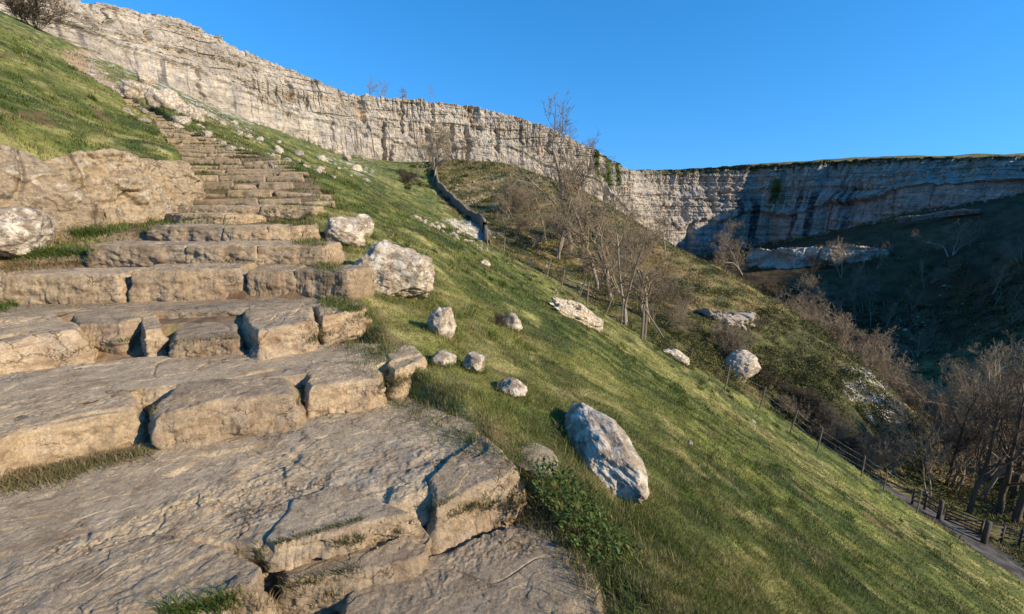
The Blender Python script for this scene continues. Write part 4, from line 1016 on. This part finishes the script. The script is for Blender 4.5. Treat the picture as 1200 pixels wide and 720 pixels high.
for i in range(15):
    t_ = rnd.random(); px = 690+t_*200; py = 335+t_*105+rnd.uniform(-26, 6)
    plant(rnd.choice(['haw', 'bush2', 'thin', 'haw2']), px, py, rnd.uniform(24, 44), 'tangled bare shrub in the gully behind the wire fence', rmin=30, group='shrubs in the gully')
for i in range(26):
    px = rnd.uniform(585, 760); py = 225+(px-585)*.38+rnd.uniform(0, 60)
    plant(rnd.choice(['bush', 'bush2', 'haw2', 'thin']), px, py, rnd.uniform(18, 40), 'bare shrub on the flank of the brown spur below the cliff', rmin=48, group='shrubs on the flank of the spur')
for i in range(22):
    t_ = rnd.random(); px = 900+t_*150; py = 470+t_*100+rnd.uniform(-18, 6)
    plant(rnd.choice(['darkbush', 'bush2', 'haw2']), px, py, rnd.uniform(16, 34), 'dark shrub in the gully mouth beside the track', rmin=36, group='shrubs by the gully mouth')
# skyline trees on top of the left cliff
for px, top, kd, lab in [(447,92,'ash','hazy bare tree on the cliff top, leftmost of the skyline trees'),(459,93,'ash2','hazy bare tree on the cliff top, second of the skyline trees'),(482,104,'haw','low spreading bare tree on the cliff top, third of the skyline trees'),(514,100,'thin','lone thin bare tree on the cliff top, rightmost of the skyline trees'),
        (652,140,'haw2','bare tree on the cliff brow behind the crown of the tall tree'),(690,160,'haw2','bare tree on the cliff brow right of the tall tree')]:
    az = math.atan2(px-600, 533); r = float(np.interp(az, C_AZ, C_R))+9; x, y = r*math.sin(az), r*math.cos(az); p = np.array([x, y, float(np.interp(az, C_AZ, C_ZT))-1.6])
    q = proj(*p); plant(kd, px, 0, max(10, q[1]-top), lab, pos=p)
plant('darkbush', 586, 384, 22, 'small dark bush growing beside the small white rock on the open grass', rmin=3, wide=.75)
for i, (px, lab) in enumerate([(1070,'dark mound of gorse on the brow of the far right cliff'),]):
    pass

# ------------------------------------------------------------------ grass, bracken, leaves
def blades(name, x, y, z, h, w_, col, mat, lean=(0.13, -.03), bend=.75, rng=rs):
    n = len(x); a = rng.uniform(0, 2*math.pi, n); cx, cy = np.cos(a), np.sin(a)
    b = a+rng.uniform(.8, 2.3, n); lx = np.cos(b)*rng.uniform(.1, bend, n)+lean[0]; ly = np.sin(b)*rng.uniform(.1, bend, n)+lean[1]
    P = np.stack([x, y, z], 1); S = np.stack([cx, cy, 0*cx], 1)*(w_/2)[:, None]
    D = np.stack([lx, ly, np.ones(n)], 1); D /= np.linalg.norm(D, axis=1)[:, None]
    D2 = np.stack([lx*2.2, ly*2.2, np.full(n, .75)], 1); D2 /= np.linalg.norm(D2, axis=1)[:, None]
    m = P+D*(h*.55)[:, None]; tip = m+D2*(h*.5)[:, None]; b0 = P-D*(h*.12)[:, None]
    V = np.stack([b0-S, b0+S, m+S*.75, m-S*.75, tip], 1).reshape(-1, 3)
    i = np.arange(n)[:, None]*5
    c = np.repeat(col, 5, axis=0)
    return link_mesh(name, V, [i+np.array([0, 1, 2, 3]), i+np.array([3, 2, 4])], M[mat], colors=np.clip(c, 0, 1), smooth=True)
def sample(n, r0, r1, a0=-.93, a1=.93, pw=-.45, seed=1):
    g = np.random.RandomState(seed); u = g.uniform(0, 1, n); e = pw
    r = (r0**e+u*(r1**e-r0**e))**(1/e); az = g.uniform(a0, a1, n)
    return r*np.sin(az), r*np.cos(az), r, az, g
def jitter(c, g, a=.22):
    return c*(1+g.normal(0, a, (len(c), 1)))*(1+g.normal(0, .07, (len(c), 3)))
x, y, r, az, g = sample(900000, 1.3, 75)
s_, l_ = sl(x, y)
keep = (stair_w(x, y, .15) < .3)&(rough_side(x, y) < .6)
# keep rocks' plan footprints open: only where boulders lie
x, y, r = x[keep], y[keep], r[keep]
dens = sm(-.9, -.1, fbm(x*1.1, y*1.1, 31, 4)); k2 = g.uniform(0, 1, len(x)) < .35+.65*dens
k2 &= (g.uniform(0, 1, len(x)) > .8*bare(x, y)); x, y, r = x[k2], y[k2], r[k2]
z = H(x, y); px_, py_, f_ = proj(x, y, z+.05)
k3 = (f_ > 0)&(px_ > -120)&(px_ < 1320)&(py_ > -60)&(py_ < 860)
x, y, z, r = x[k3], y[k3], z[k3], r[k3]
edge = 1-sm(0, .7, np.abs(sl(x, y)[1]-st_r(sl(x, y)[0])))
tuft = fbm(x*2.2, y*2.2, 33, 4)
hh = (.019+.0020*r)*(.6+.9*sm(-.3, .6, tuft))*g.uniform(.6, 1.35, len(x))*(1+.7*edge)
hh = np.minimum(hh, .20); ww = np.maximum(.0032, r*.00095)*g.uniform(.7, 1.3, len(x))
c = jitter(grass_col(x, y)*1.12, g)
dry = g.uniform(0, 1, len(x)) < .10+.25*edge+.12*sm(.1, .5, fbm(x*.8, y*.8, 35, 3)); c[dry] = jitter(np.tile([.30, .25, .12], (dry.sum(), 1)), g, .2)
# coarser tussocks standing out of the short turf
tx_, ty_, tr_, _, g2 = sample(2600, 1.8, 45, pw=-.2, seed=9)
kk = (stair_w(tx_, ty_, .3) < .05)&(rough_side(tx_, ty_) < .3)&(noise(tx_*.3, ty_*.3, 95) > -.05); tx_, ty_, tr_ = tx_[kk], ty_[kk], tr_[kk]
m_ = 46; R0 = g2.uniform(.04, .13, len(tx_))*(1+tr_/30); a_ = g2.uniform(0, 6.28, (len(tx_), m_)); q_ = np.sqrt(g2.uniform(0, 1, (len(tx_), m_)))*R0[:, None]
bx_, by_ = (tx_[:, None]+np.cos(a_)*q_).ravel(), (ty_[:, None]+np.sin(a_)*q_).ravel(); br_ = np.hypot(bx_, by_)
tc_ = np.where(g2.uniform(0, 1, (len(tx_), 1)) < .45, np.array([[.085, .12, .02]]), np.where(g2.uniform(0, 1, (len(tx_), 1)) < .5, np.array([[.30, .26, .11]]), np.array([[.13, .16, .035]])))
bc_ = jitter(np.repeat(tc_, m_, 0), g2, .25); bh_ = (.05+.0035*br_)*g2.uniform(.5, 1.5, len(bx_))*np.repeat(g2.uniform(.7, 1.5, len(tx_)), m_)
bz_ = H(bx_, by_)
x, y, z, hh, ww, c = np.append(x, bx_), np.append(y, by_), np.append(z, bz_), np.append(hh, bh_), np.append(ww, np.maximum(.003, br_*.0009)), np.vstack([c, bc_])
tag(blades('grass', x, y, z, hh, ww, c, 'grass'), kind='stuff')
# tufts rooted in the joints and on the treads of the flight: (px,py)-(px,py), spread px, height, count, colour
TG, TD, TM = (.10, .15, .03), (.26, .20, .10), (.15, .14, .05)
TX = [((640,560),(740,700),36,0,4200,.08,TG),((620,580),(730,700),34,0,1300,.10,TD),((0,565),(160,530),8,0,1100,.07,TD),((500,600),(600,585),10,0,700,.07,TG),((420,668),(330,690),9,0,500,.05,TM),((165,505),(182,478),4,0,200,.05,TM),((346,480),(356,455),3,0,200,.05,TM),((448,450),(456,432),4,0,300,.06,TM),((0,570),(90,551),16,-1.62,2200,.05,(.22,.19,.08)),((60,555),(178,527),12,-1.60,2400,.045,(.20,.18,.07)),((178,527),(250,508),6,-1.60,260,.04,TD),((190,722),(290,704),14,-1.76,900,.10,TG),((290,715),(400,700),14,-1.80,500,.06,TD),
      ((316,640),(425,608),4,-1.64,650,.03,TM),((392,640),(470,625),7,-1.70,500,.06,TM),((300,640),(322,690),8,-1.72,260,.06,TM),((505,600),(610,590),14,-1.74,1100,.06,TD),((600,600),(650,560),22,-1.70,1300,.07,TD),
      ((500,520),(560,512),6,-1.585,260,.03,TG),((118,408),(158,400),5,-1.37,350,.06,TG),((162,404),(280,398),5,-1.37,450,.05,TM),((60,425),(110,405),7,-1.37,260,.05,TD),((240,392),(330,402),4,-1.37,200,.05,TD),
      ((0,362),(20,355),9,-1.13,260,.10,TG),((30,360),(140,356),4,-1.13,260,.04,TD),((250,306),(345,308),4,-.80,420,.06,TM),((100,306),(240,309),2,-.80,120,.04,TD),
      ((445,455),(500,440),12,-1.55,900,.07,TM),((350,398),(440,396),10,-1.30,1300,.09,TM),((375,352),(440,372),8,-1.1,900,.09,TG),((0,300),(110,296),9,-.62,1600,.10,TG),((0,318),(120,306),6,-.78,900,.07,TD),
      ((85,276),(150,262),12,-.45,1500,.13,TG),((150,262),(175,272),7,-.42,500,.08,TM),((175,262),(230,258),5,-.36,700,.08,TG),((230,256),(370,262),4,-.37,900,.06,TG),((180,246),(215,242),5,-.2,500,.09,TG),((215,247),(370,249),2.5,-.23,500,.06,TG)]
from mathutils.bvhtree import BVHTree
def near_bvh():
    V, Fq, n = [], [], 0
    for o in COL.objects:
        if o.type == 'MESH' and o.name.startswith('step_stone') and o.location.length < 11:
            v = np.empty(len(o.data.vertices)*3, np.float32); o.data.vertices.foreach_get('co', v); v = v.reshape(-1, 3)+np.array(o.location)
            f = [tuple(i+n for i in p.vertices) for p in o.data.polygons]; V.append(v); Fq += f; n += len(v)
    rr, aa = np.meshgrid(np.geomspace(1, 20, 260), np.linspace(-1, .6, 600), indexing='ij'); x, y = rr*np.sin(aa), rr*np.cos(aa)
    V.append(np.stack([x, y, H(x, y)], -1).reshape(-1, 3)); Fq += [tuple(int(k)+n for k in f) for f in grid_faces(260, 600)]
    return BVHTree.FromPolygons([tuple(map(float, v)) for v in np.concatenate(V)], Fq)
BV = near_bvh()
def cast(px, py):
    out = []
    for d in ray(px, py):
        h = BV.ray_cast(Vector((0, 0, 0)), Vector(d).normalized(), 20)
        out.append(tuple(h[0]) if h[0] and h[1].z > .35 else (0, 0, -999))
    return np.array(out)
X_, Y_, Z_, H_, C_ = [], [], [], [], []
for (a, b), (c_, d_), sp, z0, n, h, cc in TX:
    n = int(n*1.5)
    tt = rs.uniform(0, 1, n); cl = .5*noise(tt*9, n*.37)
    px = a+(c_-a)*tt+rs.normal(0, sp*.4, n); py = b+(d_-b)*tt+rs.normal(0, sp*.4, n)
    kk = rs.uniform(-.4, .5, n) < cl+.25; px, py = px[kk], py[kk]; q = cast(px, py)
    q = q[q[:, 2] > -100]
    X_.append(q[:, 0]); Y_.append(q[:, 1]); Z_.append(q[:, 2]-.006); H_.append(h*rs.uniform(.35, 1.1, len(q))); C_.append(jitter(np.tile(cc, (len(q), 1)), rs, .28))
# loose grit and small chips lying on the treads
def gravel():
    n = 5200; px = rs.uniform(0, 700, n); py = rs.uniform(395, 719, n)
    g_ = fbm(px*.012, py*.03, 77, 4); pw = np.where((px > 440)&(px < 580)&(py > 450)&(py < 520), .9, sm(.0, .5, g_)*.8)
    kk = rs.uniform(0, 1, n) < pw; q = cast(px[kk], py[kk]); q = q[(q[:, 2] > -100)&(np.hypot(q[:, 0], q[:, 1]) < 6)]
    mb = MB(); V0 = np.array([(1,0,0),(-1,0,0),(0,1,0),(0,-1,0),(0,0,1),(0,0,-1)], float); F0 = np.array([(0,2,4),(2,1,4),(1,3,4),(3,0,4),(2,0,5),(1,2,5),(3,1,5),(0,3,5)])
    cols = []
    for p in q:
        sz = .0025+.010*rs.uniform()**3; a = rs.uniform(0, 6.28); v = V0*np.array([sz, sz*rs.uniform(.5, .9), sz*rs.uniform(.35, .7)])+rs.normal(0, sz*.18, (6, 3))
        v = np.stack([v[:, 0]*math.cos(a)-v[:, 1]*math.sin(a), v[:, 0]*math.sin(a)+v[:, 1]*math.cos(a), v[:, 2]], 1); mb.add(v+p, F0)
    tag(mb.build('gravel', M['slab'], smooth=False), kind='stuff')
gravel()
# longer grass round the feet of the boulders, and spilling over the right edge of the steps
for fx, fy, fw, fd in FOOT:
    if math.hypot(fx, fy) > 40: continue
    rr = math.hypot(fx, fy); n = int(min(700, 260+fw*500)); a = rs.uniform(0, 6.28, n); q = rs.normal(1.0, .10, n); x_ = fx+np.cos(a)*q*fw; y_ = fy+np.sin(a)*q*(fw+fd)/2
    X_.append(x_); Y_.append(y_); Z_.append(H(x_, y_)); H_.append((.05+.003*rr)*rs.uniform(.5, 1.6, n)); C_.append(jitter(lerp3((.10, .14, .025), (.28, .24, .10), (rs.uniform(0, 1, n) < .3)*1.), rs, .25))
def down(x, y):
    out = []
    for a, b in zip(x, y):
        h = BV.ray_cast(Vector((a, b, .6)), Vector((0, 0, -1)), 6); out.append(h[0].z if h[0] else -999)
    return np.array(out)
n = 16000; s_ = rs.uniform(.8, 11, n); cl = fbm(s_*2.6, 0, 71, 3); l_ = st_r(s_)+rs.normal(.02, .10, n)+.22*cl-.04; kk = rs.uniform(-.6, .6, n) < cl+.25
x_, y_ = xy(s_[kk], l_[kk]); z_ = down(x_, y_); kk = z_ > -90; x_, y_, z_ = x_[kk], y_[kk], z_[kk]
X_.append(x_); Y_.append(y_); Z_.append(z_-.005); H_.append(rs.uniform(.03, .10, len(x_))); C_.append(jitter(lerp3((.10, .14, .025), (.26, .21, .10), (rs.uniform(0, 1, len(x_)) < .4)*1.), rs, .25))
for (s_, a_, b_, z_), (s0_, _, _, z0_) in zip(STEPS[1:], STEPS[:-1]):
    for c_ in range(5):
        lc = rs.uniform(a_, b_) if c_ < 2 else rs.choice([a_, b_]); n = int(rs.uniform(60, 240)); wd = rs.uniform(.08, .35)
        l_ = rs.normal(lc, wd, n); l_ = l_[(l_ > a_-.3)&(l_ < b_+.3)]; e_ = np.array([from_eff(s_, v) for v in l_])-rs.uniform(.02, .12, len(l_)); x_, y_ = xy(e_, l_)
        X_.append(x_); Y_.append(y_); Z_.append(np.full(len(l_), z0_-.04)); H_.append(rs.uniform(.07, .2, len(l_))); C_.append(jitter(np.tile(TG if rs.uniform() < .6 else TM, (len(l_), 1)), rs, .3))
# more of them up the long flight, in front of each riser
x, y, r, az, g = sample(60000, 9, 60, -.95, -.3, .2, 5); s_, l_ = sl(x, y)
kk = (stair_w(x, y, .1) > .3)&(fbm(x*1.6, y*1.6, 3, 3) > -.02); x, y = x[kk], y[kk]; z = H(x, y)
X_.append(x); Y_.append(y); Z_.append(z); H_.append(g.uniform(.05, .17, len(x))); C_.append(jitter(np.tile((.14, .15, .04), (len(x), 1)), g, .3))
X_, Y_, Z_, H_, C_ = map(np.concatenate, (X_, Y_, Z_, H_, C_))
tag(blades('step_grass', X_, Y_, Z_, H_, np.maximum(.0035, np.hypot(X_, Y_)*.0009)*rs.uniform(.7, 1.3, len(X_)), C_, 'grass', bend=.9), kind='stuff')
# rough growth of the spur and gully
x, y, r, az, g = sample(330000, 24, 190, -.2, .93, .15, 6)
kk = (rough_side(x, y) > .4)&(seg_dist(x, y, ROAD) > 1.5); x, y, r = x[kk], y[kk], r[kk]
nz = fbm(x*.35, y*.35, 41, 4); kk = (nz > -.35)&(g.uniform(0, 1, len(x)) < .35+.8*sm(-.3, .3, nz)); x, y, r, nz = x[kk], y[kk], r[kk], nz[kk]
z = H(x, y); px_, py_, f_ = proj(x, y, z); kk = (px_ > 440)&(px_ < 1330)&(py_ < 800); x, y, z, r, nz = x[kk], y[kk], z[kk], r[kk], nz[kk]
c = jitter(ground_col(x, y, z, None)*1.05, g, .3)
tag(blades('bracken', x, y, z, (.10+.0028*r)*g.uniform(.5, 1.3, len(x))*(.7+.8*sm(-.2, .5, nz)), r*.0013*g.uniform(.7, 1.4, len(x)), c, 'leaf', lean=(.1, -.05), bend=1.0), kind='stuff')
# low evergreen scrub: clumps of small leaves
def scrub():
    V0, C0, n = [], [], 0; X = []
    areas = [(430, (765,360,1045,510), 34), (170, (690,330,850,430), 28), (26, (470,190,510,222), 60), (70, (520,200,740,300), 55), (80, (1000,500,1200,600), 42), (60, (880,290,1200,400), 110)]
    for cnt, (x0, y0, x1, y1), rmin in areas:
        k = 0
        while k < cnt:
            px, py = rnd.uniform(x0, x1), rnd.uniform(y0, y1); k += 1
            p = hit(px, py, rmin)
            if p is None or not bool(rough_side(p[0], p[1]) > .5) and rmin < 60: continue
            if float(noise(p[0]*.09, p[1]*.09, 51)) < -.12 or seg_dist(p[0], p[1], ROAD) < 2.2: continue
            rr = math.hypot(p[0], p[1]); R0 = rnd.uniform(.35, .95)*(1+rr/160)
            m_ = int(170*min(1, 60/rr)+60); u = rs.normal(size=(m_, 3)); u /= np.linalg.norm(u, axis=1)[:, None]; u[:, 2] = np.abs(u[:, 2])
            rad = R0*rs.uniform(.35, 1.0, m_)**.4*(1+.35*noise(u[:, 0]*2+k, u[:, 1]*2, u[:, 2]*2))
            X.append((p+u*rad[:, None]*np.array([1.2, 1.2, .75]), u, np.full(m_, max(.035, rr*.0014)), lerp3((.045, .060, .014), (.17, .16, .045), np.full(m_, rnd.random()**1.5))))
    P = np.concatenate([a[0] for a in X]); U = np.concatenate([a[1] for a in X]); S = np.concatenate([a[2] for a in X]); Cc = jitter(np.concatenate([a[3] for a in X]), rs, .3)
    n = len(P); Nn = U+rs.normal(0, .5, (n, 3)); A = np.cross(Nn, rs.normal(size=(n, 3))); A /= np.linalg.norm(A, axis=1)[:, None]; B = np.cross(Nn, A); B /= np.linalg.norm(B, axis=1)[:, None]
    S = S[:, None]*rs.uniform(.6, 1.5, (n, 1))
    V = np.stack([P-A*S, P-B*S*.6, P+A*S, P+B*S*.6], 1).reshape(-1, 3); i = np.arange(n)[:, None]*4+np.arange(4)
    tag(link_mesh('scrub', V, [i], M['leaf'], colors=np.clip(np.repeat(Cc, 4, 0), 0, 1)), kind='stuff')
scrub()
# broad-leaved weeds by the bottom slab
def weed(px, py, z, R0, n, label, seed):
    g = np.random.RandomState(seed); c = at_z(px, py, z); mb = MB(); cols = []
    for i in range(n):
        a = g.uniform(0, 6.28); b_ = g.uniform(0, 6.28); q = R0*g.uniform(0, 1)**.5; o = np.array([math.cos(a)*q, math.sin(a)*q, g.uniform(-.02, .05)-.35*math.cos(a)*q]); d = np.array([math.cos(b_), math.sin(b_), 0]); s_ = np.array([-d[1], d[0], 0]); L = g.uniform(.010, .034); w_ = L*g.uniform(.16, .34); up = g.uniform(.2, 1.8); dr = g.uniform(.2, 1.2)
        pts = []
        for t_ in np.linspace(0, 1, 6):
            ctr = o+d*L*t_+np.array([0, 0, L*(up*t_-dr*t_*t_)+.01+.05*g.uniform()*0]); wd = w_*math.sin(math.pi*min(.97, t_*.9+.07))**.8
            pts += [ctr-s_*wd+[0, 0, wd*.3], ctr, ctr+s_*wd+[0, 0, wd*.3]]
        mb.add(pts, grid_faces(6, 3)); cols += [np.array((.065+.08*g.uniform()**3, .115, .022))*g.uniform(.5, 1.7)]*18
    o = mb.build('undergrowth', M['leaf'], colors=np.array(cols)); o.location = (c[0], c[1], z); tag(o, label, kind='stuff')
weed(668,590,-1.70,.21,520,'dark green leafy weed between the right end block and the big elongated boulder',1)
weed(700,630,-1.83,.23,560,'dark green leafy weed under the lower end of the big elongated boulder',2)
weed(722,675,-1.95,.22,420,'dark green leafy weed right of the bottom slab',3)
weed(650,560,-1.64,.12,260,'small leafy weed beside the corner of the right end block',4)
